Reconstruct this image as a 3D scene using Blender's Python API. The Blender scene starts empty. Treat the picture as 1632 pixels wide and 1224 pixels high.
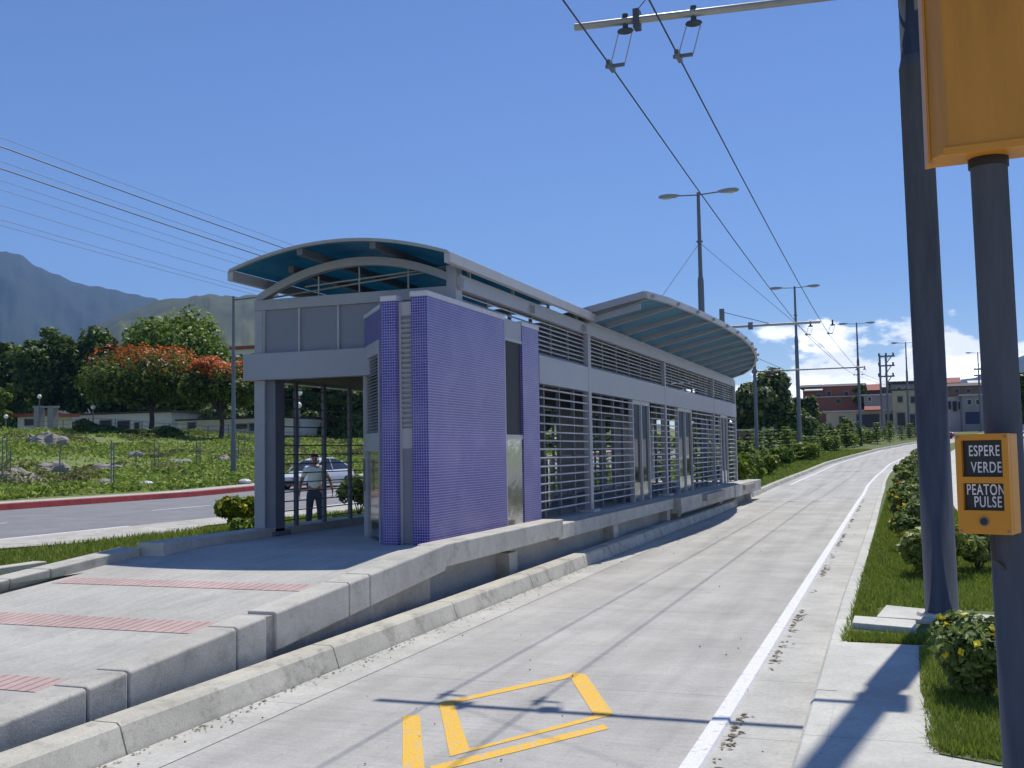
import bpy, bmesh, math, random
import numpy as np
from mathutils import Vector, Matrix
random.seed(5); RNG = np.random.default_rng(5)
sc = bpy.context.scene
COL = sc.collection
rad = math.radians
# ------------------------------------------------------------------ camera
FPX, CX, CY, H = 1680.0, 816.0, 612.0, 1.65
def _basis():
    a = np.array([1438-CX, 711-CY, FPX]); b = np.array([438-CX, 711+17-CY, FPX])
    Y = a/np.linalg.norm(a); u = np.cross(a, b); u /= np.linalg.norm(u)
    if u[1] > 0: u = -u
    X = np.cross(Y, u)
    if X[0] < 0: X = -X
    return np.array([X, Y, u])
RB = _basis()
cam_d = bpy.data.cameras.new('camera'); cam = bpy.data.objects.new('camera', cam_d); COL.objects.link(cam)
cam_d.sensor_width = 36; cam_d.lens = 36*FPX/1632; cam_d.clip_end = 40000; cam_d.clip_start = 0.1
M3 = np.stack([RB@np.array([1, 0, 0]), RB@np.array([0, -1, 0]), RB@np.array([0, 0, -1])], axis=1)
m4 = Matrix([list(M3[i])+[(0, 0, H)[i]] for i in range(3)]+[[0, 0, 0, 1]])
cam.matrix_world = m4
sc.camera = cam
# ------------------------------------------------------------------ light
SUN_EL, SUN_AZ = rad(59), rad(7.5)          # azimuth measured from +Y towards +X
sc.world = bpy.data.worlds.new('World'); W = sc.world; W.use_nodes = True
nt = W.node_tree; nt.nodes.clear()
def wn(t, **k):
    n = nt.nodes.new(t)
    for a, v in k.items(): setattr(n, a, v)
    return n
wo = wn('ShaderNodeOutputWorld'); bg = wn('ShaderNodeBackground'); sky = wn('ShaderNodeTexSky', sky_type='NISHITA')
sky.sun_disc = False; sky.sun_elevation = SUN_EL; sky.sun_rotation = SUN_AZ
sky.altitude = 1500; sky.air_density = 1.0; sky.dust_density = 0.1; sky.ozone_density = 2.0
bg.inputs['Strength'].default_value = 0.115
tc = wn('ShaderNodeTexCoord'); sep = wn('ShaderNodeSeparateXYZ'); nt.links.new(tc.outputs['Generated'], sep.inputs[0])
def wmath(op, a, b=None, c=None, clamp=False):
    n = wn('ShaderNodeMath', operation=op, use_clamp=clamp)
    for i, v in enumerate((a, b, c)):
        if v is None: continue
        if isinstance(v, (int, float)): n.inputs[i].default_value = v
        else: nt.links.new(v, n.inputs[i])
    return n.outputs[0]
# clouds: cumulus bank low over the right horizon, wisps elsewhere
hsv = wn('ShaderNodeHueSaturation'); hsv.inputs['Hue'].default_value = 0.512; hsv.inputs['Saturation'].default_value = 1.13; hsv.inputs['Value'].default_value = 1.14
nt.links.new(sky.outputs[0], hsv.inputs['Color'])
mp = wn('ShaderNodeMapping'); mp.inputs['Scale'].default_value = (1, 1, 2.1); mp.inputs['Location'].default_value = (.35, .1, .2); nt.links.new(tc.outputs['Generated'], mp.inputs[0])
nz = wn('ShaderNodeTexNoise'); nz.inputs['Scale'].default_value = 9.0; nz.inputs['Detail'].default_value = 9; nz.inputs['Roughness'].default_value = 0.56
nt.links.new(mp.outputs[0], nz.inputs['Vector'])
z = sep.outputs['Z']; x = sep.outputs['X']
bank = wmath('MULTIPLY', wmath('SMOOTH_MIN', wmath('DIVIDE', wmath('SUBTRACT', 0.128, z), 0.075), 1.0, 0.1), wmath('DIVIDE', wmath('ADD', x, 0.30), 0.22, None, True))
bank = wmath('MAXIMUM', bank, 0.0)
cov = wmath('ADD', nz.outputs[0], wmath('SUBTRACT', wmath('MULTIPLY', bank, 0.37), 0.055))
cov = wmath('SUBTRACT', cov, wmath('MULTIPLY', wmath('MAXIMUM', wmath('SUBTRACT', z, 0.2), 0.0), 0.5))
mask = wn('ShaderNodeMapRange', interpolation_type='SMOOTHSTEP'); mask.inputs['From Min'].default_value = 0.61; mask.inputs['From Max'].default_value = 0.675
nt.links.new(cov, mask.inputs[0])
ccol = wn('ShaderNodeMixRGB'); ccol.inputs[1].default_value = (13.5, 13.8, 14.4, 1); ccol.inputs[2].default_value = (25, 24.4, 23.5, 1)
nz2 = wn('ShaderNodeTexNoise'); nz2.inputs['Scale'].default_value = 14; nz2.inputs['Detail'].default_value = 6; nt.links.new(mp.outputs[0], nz2.inputs['Vector'])
mr2 = wn('ShaderNodeMapRange'); mr2.inputs['From Min'].default_value = 0.4; mr2.inputs['From Max'].default_value = 0.6
nt.links.new(nz2.outputs[0], mr2.inputs[0]); nt.links.new(mr2.outputs[0], ccol.inputs[0])
mixc = wn('ShaderNodeMixRGB'); nt.links.new(mask.outputs[0], mixc.inputs[0]); nt.links.new(hsv.outputs[0], mixc.inputs[1]); nt.links.new(ccol.outputs[0], mixc.inputs[2])
nt.links.new(mixc.outputs[0], bg.inputs[0]); nt.links.new(bg.outputs[0], wo.inputs[0])
sun_d = bpy.data.lights.new('sun', 'SUN'); sun_d.energy = 5.0; sun_d.angle = rad(0.53); sun_d.color = (1.0, 0.955, 0.86)
sun = bpy.data.objects.new('sun', sun_d); COL.objects.link(sun)
sv = Vector((math.cos(SUN_EL)*math.sin(SUN_AZ), math.cos(SUN_EL)*math.cos(SUN_AZ), math.sin(SUN_EL)))
sun.rotation_euler = sv.to_track_quat('Z', 'Y').to_euler(); sun.location = (0, 0, 30)
sc.view_settings.view_transform = 'Standard'; sc.view_settings.look = 'None'; sc.view_settings.exposure = 0.0; sc.view_settings.gamma = 1
sc.cycles.max_bounces = 8; sc.cycles.transparent_max_bounces = 12
# ------------------------------------------------------------------ measuring
CAMP = np.array([0, 0, H])
def ray(px, py): return RB@np.array([px-CX, py-CY, FPX])
def atY(px, py, y): d = ray(px, py); return CAMP+d*y/d[1]
GY = [-60, 38, 55, 72, 102, 132, 162, 300, 700, 3000]; GZ = [0, 0, .33, .83, 1.6, 2.5, 3.4, 5, 7, 7]
def g(y): return float(np.interp(y, GY, GZ))
SY = [-60, 33, 44, 53, 65, 76, 91, 105, 113, 130, 160, 200, 300]; SX = [0, 0, .05, .25, .7, 1.67, 3.0, 4.95, 6.4, 10.0, 18, 31, 70]
def S(y): return float(np.interp(y, SY, SX))
# ------------------------------------------------------------------ materials
def mat(name, col, rough=0.7, metal=0.0, noise=None, bump=0.0, bscale=40, spec=0.5, trans=0.0, island=0.0, col2=None, nscale=3, stretch=None, island2=None, emit=None, cells=None):
    m = bpy.data.materials.new(name); m.use_nodes = True; t = m.node_tree; p = t.nodes['Principled BSDF']
    p.inputs['Base Color'].default_value = (*col, 1); p.inputs['Roughness'].default_value = rough; p.inputs['Metallic'].default_value = metal
    p.inputs['Specular IOR Level'].default_value = spec
    N = lambda k: t.nodes.new(k)
    c = N('ShaderNodeTexCoord'); vec = c.outputs['Object']
    if stretch:
        q = N('ShaderNodeMapping'); q.inputs['Scale'].default_value = stretch; t.links.new(vec, q.inputs[0]); vec = q.outputs[0]
    src = None
    if noise:
        n = N('ShaderNodeTexNoise'); n.inputs['Scale'].default_value = nscale; n.inputs['Detail'].default_value = 8; n.inputs['Roughness'].default_value = 0.65; t.links.new(vec, n.inputs['Vector'])
        r = N('ShaderNodeMapRange'); r.inputs['From Min'].default_value = 0.3; r.inputs['From Max'].default_value = 0.7; t.links.new(n.outputs[0], r.inputs[0])
        mx = N('ShaderNodeMixRGB'); b = col2 or tuple(v*(1-noise) for v in col)
        mx.inputs[1].default_value = (*col, 1); mx.inputs[2].default_value = (*b, 1); t.links.new(r.outputs[0], mx.inputs[0]); src = mx.outputs[0]
    if island:
        ge = N('ShaderNodeNewGeometry'); mx = N('ShaderNodeMixRGB'); t.links.new(ge.outputs['Random Per Island'], mx.inputs[0])
        a = tuple(v*(1-island) for v in col); b = island2 or tuple(min(1, v*(1+island)) for v in col)
        mx.inputs[1].default_value = (*a, 1); mx.inputs[2].default_value = (*b, 1); src = mx.outputs[0]
    if src: t.links.new(src, p.inputs['Base Color'])
    if bump:
        n2 = N('ShaderNodeTexNoise'); n2.inputs['Scale'].default_value = bscale; n2.inputs['Detail'].default_value = 5; t.links.new(vec, n2.inputs['Vector'])
        bp = N('ShaderNodeBump'); bp.inputs['Strength'].default_value = bump; bp.inputs['Distance'].default_value = 0.02; t.links.new(n2.outputs[0], bp.inputs['Height']); t.links.new(bp.outputs[0], p.inputs['Normal'])
    if trans:
        tr = N('ShaderNodeBsdfTranslucent'); ms = N('ShaderNodeMixShader'); ms.inputs[0].default_value = trans
        if src: t.links.new(src, tr.inputs[0])
        else: tr.inputs[0].default_value = (*col, 1)
        t.links.new(p.outputs[0], ms.inputs[1]); t.links.new(tr.outputs[0], ms.inputs[2]); t.links.new(ms.outputs[0], t.nodes['Material Output'].inputs[0])
    if emit:
        p.inputs['Emission Color'].default_value = (*emit, 1); p.inputs['Emission Strength'].default_value = 1
    return m
def concrete(name, col, streak=(1, 1, 1), fine=60, dirt=0.0, joints=None, tracks=False):
    """mottled concrete with pores, blotches and faint stains"""
    m = bpy.data.materials.new(name); m.use_nodes = True; t = m.node_tree; p = t.nodes['Principled BSDF']; p.inputs['Roughness'].default_value = 0.85; p.inputs['Specular IOR Level'].default_value = 0.25
    N = lambda k: t.nodes.new(k); L = t.links.new
    c = N('ShaderNodeTexCoord'); q = N('ShaderNodeMapping'); q.inputs['Scale'].default_value = streak; L(c.outputs['Object'], q.inputs[0])
    def noise(s, d, v, rough=.6):
        n = N('ShaderNodeTexNoise'); n.inputs['Scale'].default_value = s; n.inputs['Detail'].default_value = d; n.inputs['Roughness'].default_value = rough; L(v, n.inputs['Vector']); return n.outputs[0]
    def rng(v, a, b, lo, hi):
        r = N('ShaderNodeMapRange'); r.inputs['From Min'].default_value = a; r.inputs['From Max'].default_value = b; r.inputs['To Min'].default_value = lo; r.inputs['To Max'].default_value = hi; L(v, r.inputs[0]); return r.outputs[0]
    def mul(a, b):
        n = N('ShaderNodeMath'); n.operation = 'MULTIPLY'
        for i, v in enumerate((a, b)):
            if isinstance(v, float): n.inputs[i].default_value = v
            else: L(v, n.inputs[i])
        return n.outputs[0]
    f = mul(rng(noise(0.9, 6, c.outputs['Object']), .35, .65, 1.06, .86), rng(noise(fine, 4, c.outputs['Object'], .8), .35, .7, 1.08, .84))
    f = mul(f, rng(noise(5, 7, q.outputs[0], .7), .35, .65, 1.06, .90))
    f = mul(f, rng(noise(22, 3, c.outputs['Object'], .5), .68, .74, 1.0, .72))
    if dirt: f = mul(f, rng(noise(3.3, 9, c.outputs['Object'], .75), .50, .72, 1.0, 1-dirt))
    if tracks:      # long worn streaks along the lane and darker drips
        q2 = N('ShaderNodeMapping'); q2.inputs['Scale'].default_value = (2.6, .10, 1); L(c.outputs['Object'], q2.inputs[0])
        f = mul(f, rng(noise(1.0, 5, q2.outputs[0], .6), .42, .66, 1.03, .86)); f = mul(f, rng(noise(9, 4, c.outputs['Object'], .6), .66, .73, 1.0, .80))
    if joints:
        s = N('ShaderNodeSeparateXYZ'); L(c.outputs['Object'], s.inputs[0])
        for ax, per, w in joints:
            a = N('ShaderNodeMath'); a.operation = 'DIVIDE'; L(s.outputs[ax], a.inputs[0]); a.inputs[1].default_value = per
            b = N('ShaderNodeMath'); b.operation = 'FRACT'; L(a.outputs[0], b.inputs[0])
            d = N('ShaderNodeMath'); d.operation = 'LESS_THAN'; L(b.outputs[0], d.inputs[0]); d.inputs[1].default_value = w/per
            f = mul(f, rng(d.outputs[0], 0, 1, 1, .62))
    h = N('ShaderNodeCombineXYZ')
    for i in range(3): h.inputs[i].default_value = col[i]
    vm = N('ShaderNodeVectorMath'); vm.operation = 'SCALE'; L(h.outputs[0], vm.inputs[0]); L(f, vm.inputs['Scale']); 
    L(vm.outputs[0], p.inputs['Base Color'])
    bp = N('ShaderNodeBump'); bp.inputs['Strength'].default_value = .35; bp.inputs['Distance'].default_value = .006; L(noise(fine*1.5, 4, q.outputs[0]), bp.inputs['Height']); L(bp.outputs[0], p.inputs['Normal'])
    return m
def worn(name, col, under, amount=.56):
    m = bpy.data.materials.new(name); m.use_nodes = True; t = m.node_tree; p = t.nodes['Principled BSDF']; p.inputs['Roughness'].default_value = .75
    N = lambda k: t.nodes.new(k); L = t.links.new; c = N('ShaderNodeTexCoord'); out = []
    for sc_, a, b in ((16, amount, amount+.05), (60, .40, .75)):
        n = N('ShaderNodeTexNoise'); n.inputs['Scale'].default_value = sc_; n.inputs['Detail'].default_value = 9; n.inputs['Roughness'].default_value = .72; L(c.outputs['Object'], n.inputs['Vector'])
        r_ = N('ShaderNodeMapRange'); r_.inputs['From Min'].default_value = a; r_.inputs['From Max'].default_value = b; L(n.outputs[0], r_.inputs[0]); out.append(r_.outputs[0])
    m1 = N('ShaderNodeMixRGB'); L(out[1], m1.inputs[0]); m1.inputs[1].default_value = (*col, 1); m1.inputs[2].default_value = (*[v*.72 for v in col], 1)
    m2 = N('ShaderNodeMixRGB'); L(out[0], m2.inputs[0]); L(m1.outputs[0], m2.inputs[1]); m2.inputs[2].default_value = (*under, 1); L(m2.outputs[0], p.inputs['Base Color']); return m
def tiles(name):
    m = bpy.data.materials.new(name); m.use_nodes = True; t = m.node_tree; p = t.nodes['Principled BSDF']
    N = lambda k: t.nodes.new(k); L = t.links.new
    c = N('ShaderNodeTexCoord'); s = N('ShaderNodeSeparateXYZ'); L(c.outputs['Object'], s.inputs[0]); sn = N('ShaderNodeSeparateXYZ'); L(c.outputs['Normal'], sn.inputs[0])
    def M(op, a, b=None):
        n = N('ShaderNodeMath'); n.operation = op
        for i, v in enumerate((a, b)):
            if v is None: continue
            if isinstance(v, (int, float)): n.inputs[i].default_value = v
            else: L(v, n.inputs[i])
        return n.outputs[0]
    ax, ay = M('ABSOLUTE', sn.outputs[0]), M('ABSOLUTE', sn.outputs[1])
    side = M('GREATER_THAN', ax, ay)
    u = M('ADD', M('MULTIPLY', s.outputs[1], side), M('MULTIPLY', s.outputs[0], M('SUBTRACT', 1, side)))
    per = 0.031
    u = M('DIVIDE', u, per); v = M('DIVIDE', s.outputs[2], per)
    gu, gv = M('GREATER_THAN', M('FRACT', u), .84), M('GREATER_THAN', M('FRACT', v), .80)
    gm = M('MAXIMUM', gu, gv)
    cv = N('ShaderNodeCombineXYZ'); L(M('FLOOR', u), cv.inputs[0]); L(M('FLOOR', v), cv.inputs[1])
    wn_ = N('ShaderNodeTexWhiteNoise'); L(cv.outputs[0], wn_.inputs[0])
    mt = N('ShaderNodeMixRGB'); mt.inputs[1].default_value = (.030, .020, .20, 1); mt.inputs[2].default_value = (.070, .050, .32, 1); L(wn_.outputs[0], mt.inputs[0])
    nn = N('ShaderNodeTexNoise'); nn.inputs['Scale'].default_value = 2.2; nn.inputs['Detail'].default_value = 5; L(c.outputs['Object'], nn.inputs['Vector'])
    mg = N('ShaderNodeMixRGB'); L(gm, mg.inputs[0]); L(mt.outputs[0], mg.inputs[1]); mg.inputs[2].default_value = (.36, .33, .60, 1)
    hz = N('ShaderNodeMixRGB'); L(M('MULTIPLY', M('MAXIMUM', M('SUBTRACT', nn.outputs[0], .45), 0), 1.0), hz.inputs[0]); L(mg.outputs[0], hz.inputs[1]); hz.inputs[2].default_value = (.34, .32, .54, 1)
    L(hz.outputs[0], p.inputs['Base Color']); p.inputs['Roughness'].default_value = .3
    bp = N('ShaderNodeBump'); bp.inputs['Strength'].default_value = .8; bp.inputs['Distance'].default_value = .003; bp.invert = True; L(gm, bp.inputs['Height']); L(bp.outputs[0], p.inputs['Normal'])
    return m
mm = {}
mm['busway'] = concrete('busway concrete', (.47, .455, .425), streak=(.5, 5, 1), fine=45, dirt=.14, joints=[(1, 3.6, .010)], tracks=True)
mm['gutter'] = concrete('gutter concrete', (.50, .49, .45), joints=[(1, 1.55, .012)], fine=30)
mm['kerb'] = concrete('kerb concrete', (.53, .505, .43), dirt=.6)
mm['rampc'] = concrete('ramp concrete', (.50, .485, .445), streak=(3, .3, 1), fine=35, dirt=.16)
mm['rkerb'] = concrete('parapet concrete', (.53, .51, .455), dirt=.35)
mm['plinth'] = concrete('plinth concrete', (.40, .37, .33), dirt=.4)
mm['walk'] = concrete('sidewalk concrete', (.56, .55, .50), fine=50, joints=[(1, 2.9, .01)])
mm['strip'] = concrete('roadside concrete strip', (.50, .48, .43), dirt=.5)
mm['asphalt'] = concrete('avenue asphalt', (.235, .235, .245), fine=70)
mm['white'] = worn('white road paint', (.76, .76, .77), (.48, .47, .45), .575)
mm['yellow'] = worn('yellow road paint', (.80, .47, .05), (.46, .43, .38), .56)
mm['redstrip'] = concrete('red tactile paving', (.56, .41, .38), joints=[(0, .085, .022)])
mm['redkerb'] = concrete('red painted kerb', (.42, .075, .075), dirt=.4)
mm['dirt'] = mat('dirt flakes', (.20, .17, .12), .9, island=.5)
mm['soil'] = mat('dark soil', (.055, .045, .03), .95, noise=.5, nscale=8, bump=.5)
mm['grass_base'] = mat('grass ground', (.085, .13, .022), .95, noise=.5, nscale=6, bump=.6, col2=(.11, .12, .035), bscale=60)
mm['lot'] = mat('weedy lot ground', (.14, .22, .028), .95, noise=.5, nscale=.35, bump=.6, col2=(.15, .15, .06), bscale=8)
mm['blade'] = mat('grass blades', (.17, .26, .028), .6, island=.4, island2=(.32, .38, .06), trans=.35, spec=.3)
mm['weed'] = mat('weed leaves', (.19, .33, .025), .65, island=.4, island2=(.38, .45, .08), trans=.35, spec=.3)
mm['drygrass'] = mat('dry mound grass', (.15, .17, .04), .8, island=.4, island2=(.26, .25, .09), trans=.3)
mm['rock'] = mat('rubble', (.22, .20, .18), .9, noise=.4, nscale=2.5, bump=.9, bscale=6, col2=(.30, .27, .24))
mm['hill_far'] = mat('far mountain forest', (.010, .018, .012), .95, noise=.4, nscale=.006, col2=(.030, .042, .018), bump=.0)
mm['hill_near'] = mat('near ridge scrub', (.018, .030, .014), .95, noise=.4, nscale=.009, col2=(.085, .095, .035))
mm['steel'] = mat('grey painted steel', (.36, .37, .41), .42, noise=.12, nscale=4, spec=.5)
mm['steel_l'] = mat('light grey painted steel', (.48, .48, .50), .45, noise=.15, nscale=3)
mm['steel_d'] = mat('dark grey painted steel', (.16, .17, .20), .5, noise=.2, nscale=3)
mm['band'] = mat('grey cladding panel', (.34, .35, .40), .38, noise=.1, nscale=1.2)
mm['panel'] = mat('slate grey panel', (.23, .24, .29), .45, noise=.1, nscale=1.5)
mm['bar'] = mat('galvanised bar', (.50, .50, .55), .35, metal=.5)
mm['louvre'] = mat('louvre blade', (.46, .47, .52), .38)
mm['inox'] = mat('stainless steel', (.55, .55, .55), .14, metal=1.0, bump=.5, bscale=1.6)
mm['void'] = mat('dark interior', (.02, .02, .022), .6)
mm['darkglass'] = mat('dark glass', (.03, .035, .04), .05, spec=.8)
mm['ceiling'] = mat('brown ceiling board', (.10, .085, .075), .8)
mm['coping'] = mat('pale coping', (.66, .64, .68), .5, noise=.15, nscale=9)
mm['tile'] = tiles('purple mosaic tile')
mm['roofglass'] = mat('tinted blue roof sheet', (.04, .13, .20), .12, trans=.68, noise=.25, nscale=1.3, col2=(.06, .22, .29))
mm['canopyglass'] = mat('tinted canopy sheet', (.16, .23, .30), .15, trans=.65, noise=.25, nscale=.9, col2=(.17, .31, .36))
mm['pole'] = mat('blue grey pole paint', (.10, .112, .145), .8, noise=.45, nscale=7, spec=.15, stretch=(1, 1, .15), bump=.15, bscale=30)
mm['lamp_pole'] = mat('lamp pole paint', (.13, .15, .18), .5)
mm['lamp_head'] = mat('lamp head shell', (.34, .34, .32), .4)
mm['lens'] = mat('lamp lens', (.6, .6, .58), .2)
mm['wire'] = mat('cable', (.05, .055, .08), .6)
mm['wire_l'] = mat('thin cable', (.10, .13, .22), .6)
mm['galv'] = mat('galvanised tube', (.42, .41, .38), .45, metal=.3, noise=.2, nscale=6)
mm['signal_head'] = mat('weathered orange signal head', (.62, .25, .018), .45, noise=.3, nscale=2.5, stretch=(3, 3, .4))
mm['signal'] = mat('orange yellow signal housing', (.62, .245, .012), .42, noise=.12, nscale=4)
mm['signal_in'] = mat('signal side grey', (.40, .33, .30), .5)
mm['plate'] = mat('black sign plate', (.012, .012, .018), .35)
mm['letter'] = mat('white lettering', (.70, .66, .70), .5)
mm['bark'] = mat('bark', (.085, .065, .05), .9, noise=.4, nscale=3, bump=.6, bscale=12)
def leafm(n, c, c2, isl=.5): return mat(n, c, .5, island=isl, island2=c2, trans=.42, spec=.4)
mm['leaf_dark'] = leafm('dark tree leaves', (.05, .10, .016), (.15, .23, .035))
mm['leaf_mid'] = leafm('mid tree leaves', (.10, .18, .016), (.27, .38, .04))
mm['leaf_grey'] = leafm('grey green leaves', (.06, .10, .03), (.22, .29, .10))
mm['leaf_flame'] = leafm('flame tree leaves', (.08, .14, .014), (.20, .26, .03))
mm['blossom'] = leafm('red blossom', (.55, .08, .012), (.75, .22, .03))
mm['leaf_shrub'] = leafm('shrub leaves', (.09, .17, .035), (.30, .38, .10))
mm['leaf_lime'] = leafm('lime shrub leaves', (.13, .20, .012), (.30, .38, .04))
mm['leaf_lime2'] = leafm('yellow green shrub leaves', (.11, .20, .03), (.38, .44, .09))
mm['leaf_fir'] = leafm('conifer sprays', (.10, .19, .02), (.26, .36, .05))
mm['flower'] = mat('yellow flower', (.90, .70, .03), .5, island=.2, trans=.2)
mm['skin'] = mat('skin', (.34, .17, .11), .55)
mm['shirt'] = mat('white shirt cloth', (.80, .80, .84), .85, noise=.12, nscale=8, bump=.3, bscale=12)
mm['jeans'] = mat('blue jeans', (.045, .065, .12), .85, noise=.3, nscale=9)
mm['hair'] = mat('dark hair', (.02, .015, .012), .7)
mm['shoe'] = mat('dark shoe', (.03, .028, .028), .6)
mm['navy'] = mat('navy cloth', (.03, .04, .10), .85, noise=.2, nscale=9)
mm['silver'] = mat('silver car paint', (.75, .76, .79), .22, metal=.2)
mm['maroon'] = mat('maroon car paint', (.22, .03, .04), .3)
mm['tyre'] = mat('tyre rubber', (.02, .02, .02), .8)
mm['rim'] = mat('wheel rim', (.45, .45, .47), .3, metal=.8)
mm['headl'] = mat('headlight glass', (.7, .72, .75), .08)
mm['wall_white'] = mat('white rendered wall', (.66, .64, .60), .85, noise=.15, nscale=.6)
mm['wall_cream'] = mat('cream rendered wall', (.52, .45, .30), .85, noise=.2, nscale=.5)
mm['wall_grey'] = mat('grey block wall', (.30, .29, .30), .9, noise=.25, nscale=.5)
mm['wall_brick'] = mat('red brick wall', (.30, .10, .075), .9, noise=.35, nscale=.7, col2=(.22, .10, .09))
mm['wall_brown'] = mat('brown wall', (.20, .14, .10), .9, noise=.3, nscale=.5)
mm['roof_dark'] = mat('dark roof', (.07, .055, .055), .8, noise=.3, nscale=1)
mm['roof_red'] = mat('red clay roof', (.30, .07, .045), .8, noise=.3, nscale=1)
mm['roof_tin'] = mat('tin roof', (.50, .47, .47), .5, noise=.2, nscale=1)
mm['opening'] = mat('dark opening', (.015, .015, .02), .4)
mm['shutter'] = mat('dark blue shutter', (.02, .03, .09), .6)
mm['globe'] = mat('white globe', (.85, .85, .88), .25)
mm['litter'] = mat('litter', (.6, .6, .6), .6)
# ------------------------------------------------------------------ mesh tools
def tag(o, label=None, cat=None, group=None, kind=None):
    if label: o['label'] = label
    if cat: o['category'] = cat
    if group: o['group'] = group
    if kind: o['kind'] = kind
    return o
def empty(name, loc, label, cat, group=None, rz=0):
    o = bpy.data.objects.new(name, None); COL.objects.link(o); o.location = loc; o.rotation_euler = (0, 0, rz); o.empty_display_size = .3
    return tag(o, label, cat, group)
def root_of(p):
    off = np.zeros(3)
    while p is not None: off += np.array(p.location); p = p.parent
    return off
class MB:
    def __init__(s): s.v = []; s.f = []; s.n = 0
    def add(s, V, F):
        V = np.asarray(V, float); s.v.append(V); s.f.extend([tuple(i+s.n for i in f) for f in F]); s.n += len(V); return s
    def box(s, x0, x1, y0, y1, z0, z1):
        if x0 > x1: x0, x1 = x1, x0
        if y0 > y1: y0, y1 = y1, y0
        V = [(x, y, z) for z in (z0, z1) for y in (y0, y1) for x in (x0, x1)]
        return s.add(V, [(0, 2, 3, 1), (4, 5, 7, 6), (0, 1, 5, 4), (2, 6, 7, 3), (0, 4, 6, 2), (1, 3, 7, 5)])
    def obox(s, c, ax, ay, az):
        c, ax, ay, az = map(lambda q: np.array(q, float), (c, ax, ay, az))
        V = [c+i*ax+j*ay+k*az for k in (-1, 1) for j in (-1, 1) for i in (-1, 1)]
        return s.add(V, [(0, 2, 3, 1), (4, 5, 7, 6), (0, 1, 5, 4), (2, 6, 7, 3), (0, 4, 6, 2), (1, 3, 7, 5)])
    def prism(s, poly, z0, z1):      # poly ccw in xy; z may be callables
        n = len(poly); Z0 = z0 if callable(z0) else (lambda x, y: z0); Z1 = z1 if callable(z1) else (lambda x, y: z1)
        V = [(x, y, Z0(x, y)) for x, y in poly]+[(x, y, Z1(x, y)) for x, y in poly]
        return s.add(V, [tuple(range(n))[::-1], tuple(range(n, 2*n))]+[(i, (i+1) % n, n+(i+1) % n, n+i) for i in range(n)])
    def tube(s, pts, r, n=8, cap=True):
        pts = [np.array(p, float) for p in pts]; rr = r if hasattr(r, '__len__') else [r]*len(pts); V = []; F = []
        for i, p in enumerate(pts):
            d = pts[min(i+1, len(pts)-1)]-pts[max(i-1, 0)]; d /= np.linalg.norm(d)+1e-9
            a = np.array([0, 0, 1.]) if abs(d[2]) < .9 else np.array([1., 0, 0]); u = np.cross(d, a); u /= np.linalg.norm(u); w = np.cross(d, u)
            for k in range(n):
                t = 2*math.pi*k/n; V.append(p+rr[i]*(math.cos(t)*u+math.sin(t)*w))
        for i in range(len(pts)-1):
            for k in range(n): F.append((i*n+k, i*n+(k+1) % n, (i+1)*n+(k+1) % n, (i+1)*n+k))
        if cap: F.append(tuple(range(n))); F.append(tuple(range((len(pts)-1)*n, len(pts)*n))[::-1])
        return s.add(V, F)
    def ell(s, c, rx, ry, rz, n=12, m=8):
        V = []; F = []
        for j in range(m+1):
            t = math.pi*j/m
            for i in range(n):
                a = 2*math.pi*i/n; V.append((c[0]+rx*math.sin(t)*math.cos(a), c[1]+ry*math.sin(t)*math.sin(a), c[2]-rz*math.cos(t)))
        for j in range(m):
            for i in range(n): F.append((j*n+i, j*n+(i+1) % n, (j+1)*n+(i+1) % n, (j+1)*n+i))
        return s.add(V, F)
    def build(s, name, m, parent=None, smooth=False, bevel=0, world=True, base=None, bseg=2):
        V = np.concatenate(s.v) if s.v else np.zeros((0, 3))
        if parent is not None: org = root_of(parent) if world else np.zeros(3)
        else:
            org = np.array(base, float) if base is not None else np.array([(V[:, 0].min()+V[:, 0].max())/2, (V[:, 1].min()+V[:, 1].max())/2, V[:, 2].min()])
        me = bpy.data.meshes.new(name); me.from_pydata((V-org).tolist(), [], s.f); me.update(); me.validate()
        me.materials.append(m if not isinstance(m, str) else mm[m])
        if smooth: me.polygons.foreach_set('use_smooth', [True]*len(me.polygons))
        o = bpy.data.objects.new(name, me); COL.objects.link(o)
        if parent is not None: o.parent = parent
        else: o.location = org
        if bevel:
            b = o.modifiers.new('bevel', 'BEVEL'); b.width = bevel; b.segments = bseg; b.limit_method = 'ANGLE'; b.angle_limit = rad(40)
        return o
def mesh_np(name, V, F4, m, parent=None, loc=None, world=True, smooth=False):
    """fast mesh: V (n,3), F4 (k,4) or (k,3)"""
    V = np.asarray(V, float)
    org = root_of(parent) if (parent is not None and world) else (np.array(loc, float) if loc is not None else np.zeros(3))
    if parent is None and loc is None: org = np.zeros(3)
    me = bpy.data.meshes.new(name); k, w = F4.shape
    me.vertices.add(len(V)); me.vertices.foreach_set('co', (V-org).ravel())
    me.loops.add(k*w); me.loops.foreach_set('vertex_index', F4.ravel().astype(np.int32))
    me.polygons.add(k); me.polygons.foreach_set('loop_start', np.arange(0, k*w, w, dtype=np.int32))
    me.update(calc_edges=True)
    me.materials.append(mm[m] if isinstance(m, str) else m)
    if smooth: me.polygons.foreach_set('use_smooth', [True]*k)
    o = bpy.data.objects.new(name, me); COL.objects.link(o)
    if parent is not None: o.parent = parent
    elif loc is not None: o.location = org
    return o
def copy_tree(o, parent=None):
    c = o.copy(); COL.objects.link(c)
    if parent is not None: c.parent = parent
    for ch in [q for q in bpy.data.objects if q.parent == o and q != c]: copy_tree(ch, c)
    return c
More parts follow.
